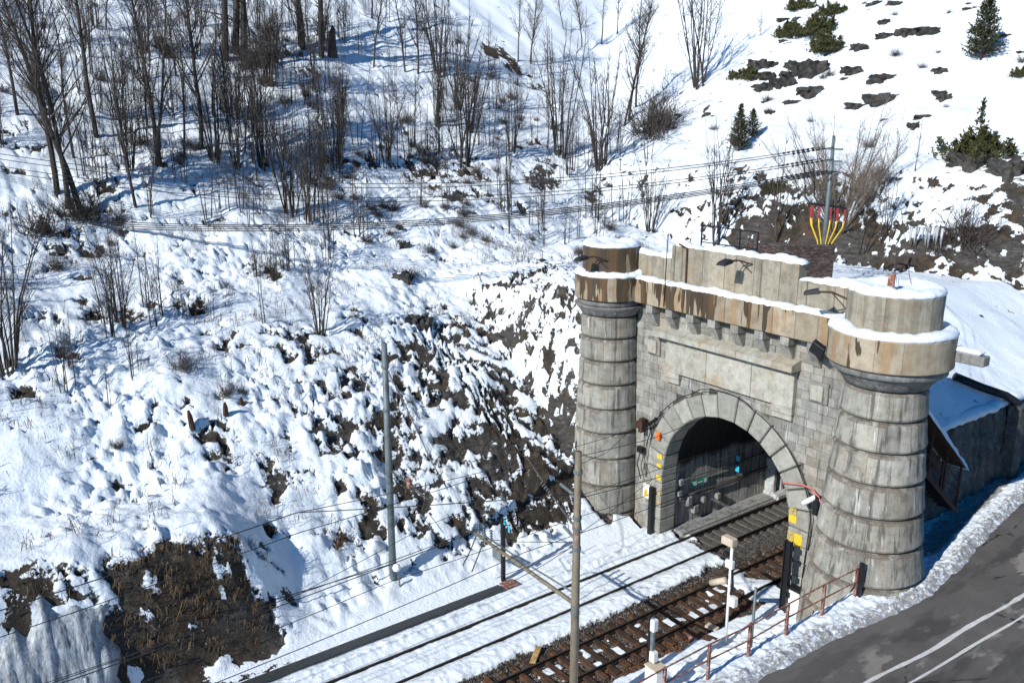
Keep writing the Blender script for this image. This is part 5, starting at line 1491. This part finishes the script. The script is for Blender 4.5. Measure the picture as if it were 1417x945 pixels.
dp = thing('cable_pole', 'grey pole with three cross arms, red insulators and yellow cables behind the parapet', 'utility pole', (-2.5, 9.9, 11.5))
MB().tube([(0, 0, -0.6), (0.0, 0, 3.6), (0.0, 0, 7.55)], [0.13, 0.115, 0.075], 12).build('pole', MAT['steelgrey'], dp, True)
for zz in (6.9, 6.32, 5.75):
    MB().cbox(-0.56, 0.56, -0.045, 0.045, zz - 0.045, zz + 0.045, 0.01).build('cross_arm', MAT['steelgrey'], dp)
MB().tube([(-1.05, 0, 4.15), (0, 0.05, 4.1), (1.0, 0, 4.05)], 0.06, 6).build('cable_ring', MAT['black'], dp)
for k, dx in enumerate((-1.0, -0.72, -0.5, 0.36, 0.55, 0.74, 0.95)):
    y = -0.2 if k % 2 else 0.1
    mb = MB()
    for q in range(6): mb.lathe([(0.035, 3.42 + 0.11 * q), (0.075, 3.45 + 0.11 * q), (0.035, 3.51 + 0.11 * q)], dx, y, 8, cap=False)
    mb.build('red_insulator', MAT['red'], dp)
    MB().tube([(dx, y, 3.42), (dx * 0.92, y, 3.05), (dx * 0.45, y * 0.5, 2.3), (0.14 * (1 if dx > 0 else -1), y * 0.5, 1.4), (0.14 * (1 if dx > 0 else -1), y * 0.5, -0.4)], 0.036, 6).build('yellow_cable', MAT['yellow'], dp, True)
mb = MB()
for dx in (-0.9, -0.35):
    mb.tube([(dx, -0.1, 4.15), (dx - 0.3, -0.2, 4.5), (dx - 0.45, -0.3, 6.2)], 0.03, 5)
mb.build('jumper', MAT['black'], dp)
cab = []
ends = [((-0.5, 6.9), 0), ((0.1, 6.9), 1), ((-0.5, 6.32), 2), ((0.1, 6.32), 3), ((-0.5, 5.75), 4), ((-0.1, 5.75), 5), ((0.2, 5.75), 6), ((0.5, 5.75), 7)]
CLAB = ['topmost', 'second', 'third', 'fourth', 'fifth', 'sixth', 'seventh', 'lowest']
order = 0
for (dx, dz), k in ends:
    a = Vector((-2.5 + dx, 9.9 - 0.1, 11.5 + dz + 0.1))
    if k < 4: b = Vector((-36.0, -31.5 + 0.5 * k, 20.05 - 0.42 * k)); sag = 2.6 + 0.02 * k
    else: b = Vector((-36.0, -31.0 + 0.3 * (k - 4), 16.0 - 0.18 * (k - 4))); sag = 2.2
    P = []
    for i in range(41):
        q = i / 40; v = a.lerp(b, q); v.z -= 4 * q * (1 - q) * sag; P.append(v)
    o = MB().tube(P, 0.026 if k >= 4 else 0.02, 5).build('power_cable', MAT['wire'], None, True)
    tag(o, 'black power cable across the snowy hillside, %s counted from the top' % CLAB[k], 'power cable', 'power cables slung from the pole with cross arms')
    mb = MB(); d = (b - a).normalized()
    for i in range(7):
        c = P[0] + (P[1] - P[0]).normalized() * (0.45 + 0.24 * i)
        mb.tube([c, c + (P[1] - P[0]).normalized() * 0.1], 0.06, 6)
    mb.build('insulator', MAT['wire'], o)

# covered stair behind the right turret
st = thing('covered_stair', 'dark steel stair cage with a snow covered sloping roof behind the right turret', 'stair', (0, 0, 0))
xa, xb = 7.0, 7.75
A = Vector((0, 1.3, 7.6 + 1.9)); B = Vector((0, 5.45, 4.15 + 1.85))
def slab(y0, z0, y1, z1, x0, x1, th): return MB().add([(x0, y0, z0), (x1, y0, z0), (x1, y1, z1), (x0, y1, z1), (x0, y0, z0 + th), (x1, y0, z0 + th), (x1, y1, z1 + th), (x0, y1, z1 + th)], [(0, 3, 2, 1), (4, 5, 6, 7), (0, 1, 5, 4), (1, 2, 6, 5), (2, 3, 7, 6), (3, 0, 4, 7)])
slab(A.y, A.z, B.y, B.z, xa - 0.05, xb + 0.1, 0.05).build('roof', MAT['rustdark'], st)
V = []; F = []
n = 30; prof = [(-0.14, -0.04), (-0.12, 0.16), (0.12, 0.36), (0.6, 0.40), (0.90, 0.24), (0.96, -0.06)]
for i in range(n + 1):
    p_ = A.lerp(B, i / n * 1.04); e = 0.8 + 0.5 * float(pnoise(i * 0.31, 0.2, 9))
    if i == n: e = 0.35
    for (dx, dz) in prof: V.append((xa + dx, p_.y, p_.z + 0.053 + dz * e))
for i in range(n):
    for j in range(5): F.append((i * 6 + j, i * 6 + 6 + j, i * 6 + 7 + j, i * 6 + 1 + j))
F.append(tuple(n * 6 + j for j in range(6)))
obj('roof_snow', V, F, MAT['snow'], st, True)
for x in (xa, xb):
    for q in (0.0, 0.33, 0.66, 0.98):
        p_ = A.lerp(B, q)
        MB().cbox(x - 0.035, x + 0.035, p_.y - 0.035, p_.y + 0.035, p_.z - 2.0, p_.z, 0.008).build('post', MAT['rustdark'], st)
    slab(A.y, A.z - 2.15, B.y, B.z - 2.05, x - 0.03, x + 0.03, 0.22).build('stringer', MAT['rustdark'], st)
    for dz in (0.75, 1.3):
        MB().tube([(x, A.y, A.z - 2 + dz), (x, B.y, B.z - 2 + dz)], 0.025, 6).build('handrail', MAT['rustdark'], st)
for k in range(14):
    p_ = A.lerp(B, (k + 0.5) / 14)
    MB().box(xa + 0.04, xb - 0.04, p_.y - 0.12, p_.y + 0.12, p_.z - 1.96, p_.z - 1.93).build('tread', MAT['rustdark'], st)
# drain pipe on the slope and down the wall
gp = thing('drain_pipe', 'black drain pipe coming down the snow slope and over the dark wall', 'drain pipe', (0, 0, 0))
P = [(5.2, 9.2, float(land(5.2, 9.2)) + 0.30), (6.0, 10.2, 8.1), (6.7, 11.0, 7.75), (7.05, 11.35, 7.45), (7.14, 11.5, 7.0), (7.16, 11.6, 3.8)]
MB().tube(P, 0.19, 10).build('pipe', MAT['black'], gp, True)
MB().tube([(7.15, 11.57, 4.6), (7.15, 11.57, 4.75)], 0.25, 10).build('collar', MAT['black'], gp, True)
MB().tube([(7.15, 11.54, 6.3), (7.15, 11.54, 6.45)], 0.25, 10).build('collar', MAT['black'], gp, True)
# ice curtain at the lower left
ic = thing('ice_curtain', 'pale grey blue frozen ice curtain on the rock at the lower left corner', 'ice', (0, 0, 0))
V = []; F = []
yy = np.arange(-33, -23.2, 0.09)
for i, y in enumerate(yy):
    top = 4.5 - 0.9 * sstep(-24.6, -23.2, y) + 0.25 * float(pnoise(y / 0.5, 0.1, 3))
    bot = 0.1
    for k in range(16):
        q = k / 15; z = bot + (top - bot) * q
        xw = -float(np.interp(z, [0.0, 0.4, 2.6, 4.5, 5.3], [4.5, 5.2, 5.9, 6.7, 8.0]))
        b = 0.13 * abs(float(pnoise(y / 0.24, z / 5.0, 41))) + 0.05 * float(pnoise(y / 1.6, z / 1.8, 42)) + 0.07 * float(pnoise(y / 0.2, z / 0.7, 43)) + 0.22
        lim_ = -23.7 + 0.7 * float(pnoise(z / 1.1, 0.3, 44))
        b -= 1.1 * float(sstep(lim_ - 0.9, lim_ + 0.2, y)) + 0.9 * float(sstep(0.72, 1.0, q + 0.28 * float(pnoise(y / 0.9, 0.7, 45))))
        V.append((xw + b + 0.35 * (1 - q), y, z))
for i in range(len(yy) - 1):
    for k in range(15):
        F.append((i * 16 + k, (i + 1) * 16 + k, (i + 1) * 16 + k + 1, i * 16 + k + 1))
obj('ice_sheet', V, F, MAT['ice'], ic, True)
mb = MB()
for k in range(8):
    y = rng.uniform(-32, -25); z = rng.uniform(1.5, 3.6); l = rng.uniform(0.4, 1.2)
    xw = -float(np.interp(z, [0.0, 0.4, 2.6, 4.5, 5.3], [4.5, 5.2, 5.9, 6.7, 8.0])) + 0.62
    mb.tube([(xw - 0.2, y, z), (xw - 0.05, y, z - l * 0.6), (xw - 0.02, y, z - l)], [0.10, 0.06, 0.01], 6)
c = mb.build('icicles', MAT['ice'], ic, True); c['kind'] = 'stuff'
ic2 = thing('icicle_row', 'row of long icicles hanging from the rock bluff above the snow field', 'icicles', (-4.4, 21.7, 11.7))
for k in range(9):
    l = rng.uniform(0.5, 1.3); x = 0.2 * k + rng.uniform(-0.05, 0.05); 
    MB().tube([(x, 0.22 * k * 0.3, 1.9), (x, 0.22 * k * 0.3 - 0.05, 1.9 - l * 0.6), (x, 0.22 * k * 0.3 - 0.05, 1.9 - l)], [0.10, 0.07, 0.012], 7).build('icicle', MAT['ice'], ic2, True)

# ------------------------------------------------------------------ vegetation
def limb(V, F, pts, r0, r1, n):
    mb_n = len(V)
    m = len(pts)
    d0 = (pts[-1] - pts[0])
    ref = Vector((0.2, 0.9, 0.3)) if abs(d0.normalized().z) > 0.6 else Vector((0.1, 0.2, 1))
    for k, p in enumerate(pts):
        d = (pts[min(k + 1, m - 1)] - pts[max(k - 1, 0)])
        u = d.cross(ref).normalized(); w = d.cross(u).normalized()
        r = r0 + (r1 - r0) * k / (m - 1)
        for j in range(n):
            a = 2 * math.pi * j / n
            V.append(p + (u * math.cos(a) + w * math.sin(a)) * r)
    for k in range(m - 1):
        for j in range(n):
            F.append((mb_n + k * n + j, mb_n + k * n + (j + 1) % n, mb_n + (k + 1) * n + (j + 1) % n, mb_n + (k + 1) * n + j))

def path(p, d, L, n, wob, lift, rg):
    pts = [p.copy()]; d = d.normalized()
    for k in range(n):
        d = (d + Vector((rg.gauss(0, wob), rg.gauss(0, wob), rg.gauss(0, wob) + lift))).normalized()
        pts.append(pts[-1] + d * (L / n))
    return pts

def twigs(V, F, pts, L, rg, level, r, dens, up=0.5, spread=0.9):
    """side shoots along a limb, two levels deep"""
    n = len(pts)
    tot = sum((pts[k + 1] - pts[k]).length for k in range(n - 1))
    cnt = max(1, int(tot * dens))
    for _ in range(cnt):
        q = rg.uniform(0.12, 1.0) * (n - 1); k = min(int(q), n - 2); p = pts[k].lerp(pts[k + 1], q - k)
        d = (pts[k + 1] - pts[k]).normalized()
        a = rg.uniform(0, 2 * math.pi)
        side = d.cross(Vector((math.cos(a), math.sin(a), 0.3))).normalized()
        dd = d * up + side * spread * rg.uniform(0.5, 1.0) + Vector((0, 0, 0.25))
        ll = L * rg.uniform(0.45, 1.1) * (1.15 - 0.6 * q / (n - 1))
        tp = path(p, dd, ll, 3, 0.16, 0.06, rg)
        limb(V, F, tp, r, r * 0.35, 3)
        if level > 0:
            twigs(V, F, tp, ll * 0.5, rg, level - 1, r * 0.6, dens * 1.9, up, spread)

def tree_meshes(kind, seed):
    """returns trunk and branch meshes for a plant of unit type (metres, nominal height H)"""
    rg = random.Random(seed)
    TV, TF, BV, BF = [], [], [], []
    if kind == 'A':                                   # tall single trunk, ascending branches
        H = 12.0
        lean = Vector((rg.uniform(-0.09, 0.09), rg.uniform(-0.09, 0.09), 1))
        tp = path(Vector((0, 0, -0.3)), lean, H, 12, 0.045, 0.03, rg)
        limb(TV, TF, tp, 0.115, 0.018, 7)
        for b in range(rg.randint(26, 34)):
            q = rg.uniform(0.22, 0.97); k = int(q * 12); k = min(k, 11)
            a = rg.uniform(0, 6.283)
            L = (1.0 - q) * 4.2 + 0.7
            d = Vector((math.cos(a) * 0.75, math.sin(a) * 0.75, rg.uniform(0.7, 1.5)))
            bp = path(tp[k].lerp(tp[k + 1], q * 12 - k if q * 12 - k <= 1 else 1), d, L * rg.uniform(0.7, 1.1), 5, 0.10, 0.07, rg)
            limb(BV, BF, bp, 0.042 * (1.2 - q), 0.008, 4)
            twigs(BV, BF, bp, 1.05, rg, 1, 0.010, 3.9)
    elif kind == 'F':                                 # old thick trunks with level boughs
        H = 13.0
        for s in range(1):
            a = rg.uniform(0, 6.283)
            tp = path(Vector((math.cos(a) * 0.4, math.sin(a) * 0.4, -0.3)), Vector((math.cos(a) * 0.14, math.sin(a) * 0.14, 1)), H, 10, 0.035, 0.03, rg)
            limb(TV, TF, tp, 0.28, 0.06, 8)
            for b in range(11):
                q = rg.uniform(0.18, 0.9); k = min(int(q * 10), 9); a2 = rg.uniform(0, 6.283)
                bp = path(tp[k], Vector((math.cos(a2), math.sin(a2), rg.uniform(-0.05, 0.4))), rg.uniform(1.6, 4.0), 6, 0.13, 0.03, rg)
                limb(BV, BF, bp, 0.06, 0.012, 4)
                twigs(BV, BF, bp, 0.9, rg, 1, 0.009, 2.2, 0.4)
    elif kind == 'M':                                 # multi stemmed vase
        H = 8.0
        for s in range(rg.randint(9, 13)):
            a = rg.uniform(0, 6.283); o = rg.uniform(0.0, 0.17) ** 1.0
            tp = path(Vector((math.cos(a) * 0.25, math.sin(a) * 0.25, -0.25)), Vector((math.cos(a) * o, math.sin(a) * o, 1)), H * rg.uniform(0.65, 1.02), 8, 0.05, 0.015, rg)
            limb(TV, TF, tp, rg.uniform(0.028, 0.062), 0.009, 5)
            for b in range(6):
                q = rg.uniform(0.3, 0.98); k = min(int(q * 8), 7); a2 = a + rg.gauss(0, 0.9)
                bp = path(tp[k], Vector((math.cos(a2) * 0.6, math.sin(a2) * 0.6, 1.0)), (1.1 - q) * 2.6, 4, 0.10, 0.06, rg)
                limb(BV, BF, bp, 0.020, 0.006, 3)
                twigs(BV, BF, bp, 0.9, rg, 1, 0.009, 3.6)
    elif kind == 'S':                                 # sapling
        H = 6.0
        for s in range(rg.randint(2, 5)):
            a = rg.uniform(0, 6.283)
            tp = path(Vector((math.cos(a) * 0.15 * s, math.sin(a) * 0.15 * s, -0.2)), Vector((math.cos(a) * 0.05, math.sin(a) * 0.05, 1)), H * rg.uniform(0.6, 1.0), 7, 0.03, 0.03, rg)
            limb(TV, TF, tp, 0.034, 0.006, 4)
            for b in range(9):
                q = rg.uniform(0.25, 0.97); k = min(int(q * 7), 6); a2 = rg.uniform(0, 6.283)
                bp = path(tp[k], Vector((math.cos(a2) * 0.7, math.sin(a2) * 0.7, 0.9)), 0.35 + (1 - q) * 1.3, 3, 0.1, 0.06, rg)
                limb(BV, BF, bp, 0.011, 0.004, 3)
                twigs(BV, BF, bp, 0.45, rg, 0, 0.0065, 5.0)
    elif kind == 'E':                                 # rounded fine crown
        H = 8.0
        for s in range(26):
            a = rg.uniform(0, 6.283); o = rg.uniform(0.1, 0.9)
            tp = path(Vector((math.cos(a) * 0.3, math.sin(a) * 0.3, -0.3)), Vector((math.cos(a) * o, math.sin(a) * o, 1)), H * rg.uniform(0.75, 1.0), 8, 0.05, 0.03, rg)
            limb(TV, TF, tp, 0.034, 0.006, 4)
            for b in range(12):
                q = rg.uniform(0.2, 0.98); k = min(int(q * 8), 7); a2 = a + rg.gauss(0, 0.8)
                bp = path(tp[k], Vector((math.cos(a2) * 0.7, math.sin(a2) * 0.7, 1.0)), (1.15 - q) * 2.6, 4, 0.1, 0.04, rg)
                limb(BV, BF, bp, 0.011, 0.005, 3)
                twigs(BV, BF, bp, 1.0, rg, 0, 0.0065, 7.0)
    elif kind == 'D':                                 # dense thicket
        H = 2.2
        for s in range(90):
            a = rg.uniform(0, 6.283); rr = rg.uniform(0, 1.0)
            tp = path(Vector((math.cos(a) * rr, math.sin(a) * rr * 0.8, -0.15)), Vector((rg.gauss(0, 0.5), rg.gauss(0, 0.5), 1)), H * rg.uniform(0.35, 1.0), 4, 0.2, -0.03, rg)
            limb(TV if s < 12 else BV, TF if s < 12 else BF, tp, 0.018, 0.006, 3)
            twigs(BV, BF, tp, 0.5, rg, 0, 0.009, 4.5, 0.4)
    return (TV, TF), (BV, BF), H

def conifer_meshes(kind, seed):
    rg = random.Random(seed)
    TV, TF, BV, BF = [], [], [], []
    if kind == 'C':
        H = 5.0
        tp = path(Vector((0, 0, -0.2)), Vector((0, 0, 1)), H, 6, 0.01, 0, rg); limb(TV, TF, tp, 0.11, 0.012, 6)
        boughs = 380
        for b in range(boughs):
            q = rg.random() ** 1.25; z = 0.15 + q * (H - 0.35); a = rg.uniform(0, 6.283)
            L = (1 - q) ** 0.8 * (2.2 if seed % 2 == 0 else 1.6) * rg.uniform(0.55, 1.08) * (1 + 0.25 * math.sin(a * 2 + seed)) + 0.12
            p = Vector((0, 0, z)); d = Vector((math.cos(a), math.sin(a), rg.uniform(0.15, 0.75)))
            bp = path(p, d, L, 4, 0.08, 0.06, rg)
            limb(TV, TF, bp, 0.014, 0.004, 3)
            for k in range(15):
                t = rg.uniform(0.3, 1.0) * 4; i = min(int(t), 3); c = bp[i].lerp(bp[i + 1], t - i)
                e = Vector((rg.gauss(0, 1), rg.gauss(0, 1), rg.gauss(0.5, 0.7))).normalized(); s = rg.uniform(0.09, 0.19)
                w = e.cross(Vector((rg.gauss(0, 1), rg.gauss(0, 1), rg.gauss(0, 1)))).normalized() * s * 0.30
                n0 = len(BV); BV += [c - w, c + w, c + e * s + w * 0.3, c + e * s - w * 0.3]; BF.append((n0, n0 + 1, n0 + 2, n0 + 3))
    else:
        H = 2.4
        spire = (seed % 2 == 0)
        clumps = []
        for b in range(26):
            a = rg.uniform(0, 6.283); r = rg.uniform(0.1, 1.35); clumps.append((Vector((math.cos(a) * r, math.sin(a) * r * 0.8, 0)), rg.uniform(0.5, 1.25) * (1.25 - 0.55 * r / 1.35)))
        if spire: clumps.append((Vector((0.1, 0, 0)), 2.4))
        for c0, h in clumps:
            tp = path(c0 + Vector((0, 0, -0.15)), Vector((c0.x * 0.3, c0.y * 0.3, 1)), h, 5, 0.06, 0.0, rg); limb(TV, TF, tp, 0.03, 0.006, 3)
            for k in range(int(170 * h ** 0.5)):
                t = rg.uniform(0.0, 1.0); i = min(int(t * 5), 4); c = tp[i].lerp(tp[i + 1], t * 5 - i)
                wd = 0.34 * (1.05 - t) if h < 2 else 0.30 * (1.02 - t)
                c = c + Vector((rg.gauss(0, wd), rg.gauss(0, wd), rg.gauss(0, 0.05)))
                e = Vector((rg.gauss(0, 0.7) + c0.x * 0.3, rg.gauss(0, 0.7) + c0.y * 0.3, rg.uniform(0.3, 1.2))).normalized(); s = rg.uniform(0.10, 0.2)
                w = e.cross(Vector((rg.gauss(0, 1), rg.gauss(0, 1), rg.gauss(0, 1)))).normalized() * s * 0.28
                n0 = len(BV); BV += [c - w, c + w, c + e * s + w * 0.3, c + e * s - w * 0.3]; BF.append((n0, n0 + 1, n0 + 2, n0 + 3))
    return (TV, TF), (BV, BF), H

NAMES = {'A': ('bare_tree', 'bare tree'), 'F': ('old_bare_tree', 'bare tree'), 'M': ('multi_stem_tree', 'bare tree'), 'S': ('sapling', 'sapling'), 'E': ('round_bare_tree', 'bare tree'), 'D': ('thicket', 'bush'), 'C': ('conifer', 'conifer'), 'J': ('juniper', 'juniper')}
PROTO = {}
def proto(kind, v):
    if (kind, v) not in PROTO:
        seed = 100 * ord(kind) + v
        a, b, H = conifer_meshes(kind, seed) if kind in 'CJ' else tree_meshes(kind, seed)
        ms = []
        for nm, (V, F), mt in (('trunk', a, 'paletwig' if kind == 'E' else 'bark'), ('crown', b, {'C': 'needle', 'J': 'juniper', 'E': 'paletwig', 'D': 'twig'}.get(kind, 'twig'))):
            me = bpy.data.meshes.new(NAMES[kind][0] + '_' + nm)
            me.from_pydata([tuple(q) for q in V], [], F); me.materials.append(MAT[mt]); ms.append(me)
        PROTO[(kind, v)] = (ms, H)
    return PROTO[(kind, v)]
NV = {'A': 5, 'F': 2, 'M': 5, 'S': 6, 'E': 1, 'D': 4, 'C': 2, 'J': 4}
gz = land_full
def gzp(x, y): return float(gz(np.array([[x]]), np.array([[y]]))[0, 0])
def plant(kind, x, y, h, label, group=None, v=None):
    v = rng.randrange(NV[kind]) if v is None else v
    (tm, bm), H = proto(kind, v)
    nm, cat = NAMES[kind]
    t = thing(nm, label, cat, (x, y, gzp(x, y) - 0.05), rng.uniform(0, 6.283), group)
    s = h / H
    t.scale = (s * rng.uniform(0.92, 1.08), s * rng.uniform(0.92, 1.08), s)
    if kind in 'DJ' and h < 3.5:
        w = max(s, 0.9 * s); t.scale = (w * 1.15, w * 1.15, s * (1.3 if kind == 'J' else 1.0))
    for n_, me in (('trunk', tm), ('crown', bm)):
        o = bpy.data.objects.new(n_, me); COL.objects.link(o); o.parent = t
    return t
cnt = {}
for (kind, x, y, h, label) in PLANTS:
    cnt[kind] = cnt.get(kind, -1) + 1
    v = cnt[kind] % NV[kind]
    if kind == 'J' and 'spire' in label: v = 0
    elif kind == 'J': v = (1, 3)[cnt[kind] % 2]
    plant(kind, x, y, min(h, 17.0), label, None, v)
# thin saplings and stalks that nothing tells apart
k = 0
rs = random.Random(77)
while k < 280:
    x = -rs.uniform(12, 60); y = rs.uniform(-27, 26)
    dens = float(fbm(np.array(x / 9.0), np.array(y / 9.0), 2, 303))
    lim = 1.0 if -50 < x < -17 and y < 10 else 0.45
    if x > -19 and y > -14: continue
    if rs.random() > lim or dens < -0.12: continue
    plant('S', x, y, rs.uniform(2.5, 7.5) if x < -22 else rs.uniform(1.8, 5.5), 'thin bare sapling among many others on the snowy left slope', 'thin bare saplings scattered over the snowy slope', rs.randrange(6))
    k += 1
k = 0
while k < 66:
    x = -rs.uniform(25, 62); y = rs.uniform(-25, 14)
    if rs.random() > (1.0 if -50 < x < -30 else 0.4): continue
    if float(fbm(np.array(x / 8.0), np.array(y / 8.0), 2, 313)) < -0.15: continue
    kd = rs.choice('AAMMS')
    plant(kd, x, y, rs.uniform(5.0, 10.0) if kd == 'A' else rs.uniform(4.0, 8.0), 'bare tree among the many of the tangled upper left thicket', 'bare trees of the tangled upper left thicket')
    k += 1
k = 0
while k < 110:
    x = -rs.uniform(12, 48); y = rs.uniform(-28, 20)
    if float(fbm(np.array(x / 7.0), np.array(y / 7.0), 2, 309)) < 0.0: continue
    if x > -17 and y > -13: continue
    plant('D', x, y, rs.uniform(0.5, 1.3), 'low twiggy brown bush half buried in snow on the left slope', 'low twiggy bushes half buried in snow', rs.randrange(4))
    k += 1

# dry grass and dead stalks on the bare banks
rs = np.random.RandomState(9)
V = []; F = []
def tuft(x, y, n, h, sp):
    z = gzp(x, y)
    n = max(2, int(n * rs.uniform(0.4, 1.4)))
    for _ in range(n):
        a = rs.uniform(0, 6.283); l = h * rs.uniform(0.5, 1.2)
        px_, py__ = x + rs.normal(0, sp), y + rs.normal(0, sp)
        dx, dy = math.cos(a) * l * 0.5 + 0.10 * l, math.sin(a) * l * 0.5
        w = 0.006 + 0.006 * rs.rand()
        wx, wy = -math.sin(a) * w, math.cos(a) * w
        n0 = len(V)
        V.extend([(px_ - wx, py__ - wy, z - 0.05), (px_ + wx, py__ + wy, z - 0.05), (px_ + dx * 0.5 + wx, py__ + dy * 0.5 + wy, z + l * 0.55), (px_ + dx * 0.5 - wx, py__ + dy * 0.5 - wy, z + l * 0.55), (px_ + dx * 1.3, py__ + dy * 1.3, z + l * (0.65 - 0.8 * rs.rand()))])
        F.extend([(n0, n0 + 1, n0 + 2, n0 + 3), (n0 + 3, n0 + 2, n0 + 4)])
qx = -rs.uniform(5.3, 46, 26000); qy = rs.uniform(-27, 8, 26000)
qb = bare_field(qx, qy)
ct = 0
for x, y, b in zip(qx, qy, qb):
    if b > 0.62 and ct < 3600:
        low = y < -15 and x > -9.5
        if low or rs.rand() < 0.4:
            tuft(x, y, 7 if low else 4, rs.choice([0.12, 0.25, 0.45]) if low else 0.24, 0.16); ct += 1
qx = -rs.uniform(5.4, 9.0, 700); qy = rs.uniform(-24.5, -14.5, 700); qb = bare_field(qx, qy)
for x, y, b in zip(qx, qy, qb):
    if b > 0.55: tuft(x, y, 10, rs.uniform(0.3, 0.9), 0.10)
qx = -rs.uniform(8.0, 34, 3800); qy = rs.uniform(-28, 6, 3800)
for x, y in zip(qx, qy):
    if x > -15 and y > -9: continue
    if float(fbm(np.array(x / 3.0), np.array(y / 3.0), 2, 77)) < 0.02: continue
    tuft(x, y, 4, rs.uniform(0.35, 1.0), 0.15)
tag(obj('dry_grass', V, F, MAT['grass']), 'brown dry grass and dead stalks on the bare banks', 'grass', kind='stuff')

# rocks and stumps standing out of the snow
def rock_mesh(seed, n=20):
    rg = random.Random(seed)
    bm_ = []
    V = []; F = []
    rows = 9
    for i in range(rows + 1):
        th = math.pi * i / rows
        for j in range(n):
            ph = 2 * math.pi * j / n
            d = Vector((math.sin(th) * math.cos(ph), math.sin(th) * math.sin(ph), math.cos(th)))
            q = 1 + 0.6 * float(pnoise(d.x * 1.6 + seed, d.y * 1.6 + d.z * 1.1, 7)) + 0.34 * float(pnoise(d.x * 4 + seed, d.y * 4 - d.z * 3, 8))
            d2 = Vector((max(-0.8, min(0.8, d.x)), max(-0.75, min(0.75, d.y)), max(-0.7, min(0.62, d.z)))) * q
            V.append(d2)
    for i in range(rows):
        for j in range(n):
            F.append((i * n + j, i * n + (j + 1) % n, (i + 1) * n + (j + 1) % n, (i + 1) * n + j))
    return V, F
for i, (x, y, w, h, label) in enumerate(ROCKS):
    z = gzp(x, y)
    if 'stump' in label:
        t = MB().tube([(0, 0, -0.2), (0.03, 0.02, h * 0.6), (0.10, 0.0, h)], [w * 0.45, w * 0.36, w * 0.18], 8).build('stump', MAT['stumpw'], None)
        t.location = (x, y, z); t.rotation_euler = (0.1, 0.2 * (i % 3 - 1), 0)
        tag(t, label, 'stump'); continue
    V, F = rock_mesh(i * 3.7 + 1)
    sx = w * 0.66; sy = max(h * 1.3, w * 0.35); sz = max(h * 0.95, 0.25)
    c, s = right.x, right.y
    Vr = [(v.x * sx * c - v.y * sy * s, v.x * sx * s + v.y * sy * c, v.z * sz) for v in V]
    t = obj('rock', Vr, F, MAT['rock'])
    t.location = (x, y, z - sz * 0.10)
    tag(t, label, 'rock')
k = 0
rs = random.Random(41)
while k < 60:
    x = -rs.uniform(2, 34); y = rs.uniform(32, 66)
    if 0.95 * y - 0.3 * x < 31: continue
    if float(fbm(np.array(x / 6.0), np.array(y / 6.0), 2, 411)) < 0.02: continue
    V, F = rock_mesh(rs.uniform(0, 40), 12)
    w = rs.uniform(0.25, 0.9); a = rs.uniform(0.3, 0.6)
    t = obj('rock', [(v.x * w * right.x - v.y * w * a * right.y, v.x * w * right.y + v.y * w * a * right.x, v.z * w * a) for v in V], F, MAT['rock'])
    t.location = (x, y, gzp(x, y) - 0.02)
    tag(t, 'small dark stone poking out of the snow on the upper right slope', 'rock', 'small dark stones scattered on the upper right slope')
    k += 1
k = 0
while k < 34:
    x = -rs.uniform(0, 30); y = rs.uniform(26, 60)
    if 0.95 * y - 0.3 * x < 27: continue
    plant('D', x, y, rs.uniform(0.4, 0.9), 'small tuft of dry scrub in the snow on the right slope', 'small tufts of dry scrub on the right slope', rs.randrange(4))
    k += 1
st_ = thing('broken_stump', 'tall broken tree stump beside the old tree with level branches', 'stump', (-45.2, 2.9, gzp(-45.2, 2.9) - 0.2))
MB().tube([(0, 0, 0), (0, 0, 1.2), (0.05, 0, 2.0), (0.15, 0.1, 2.3), (0.25, 0, 2.6)], [0.46, 0.36, 0.32, 0.2, 0.04], 9).build('stump_body', MAT['bark'], st_)
# snow lumps, branches and debris that break up the cut
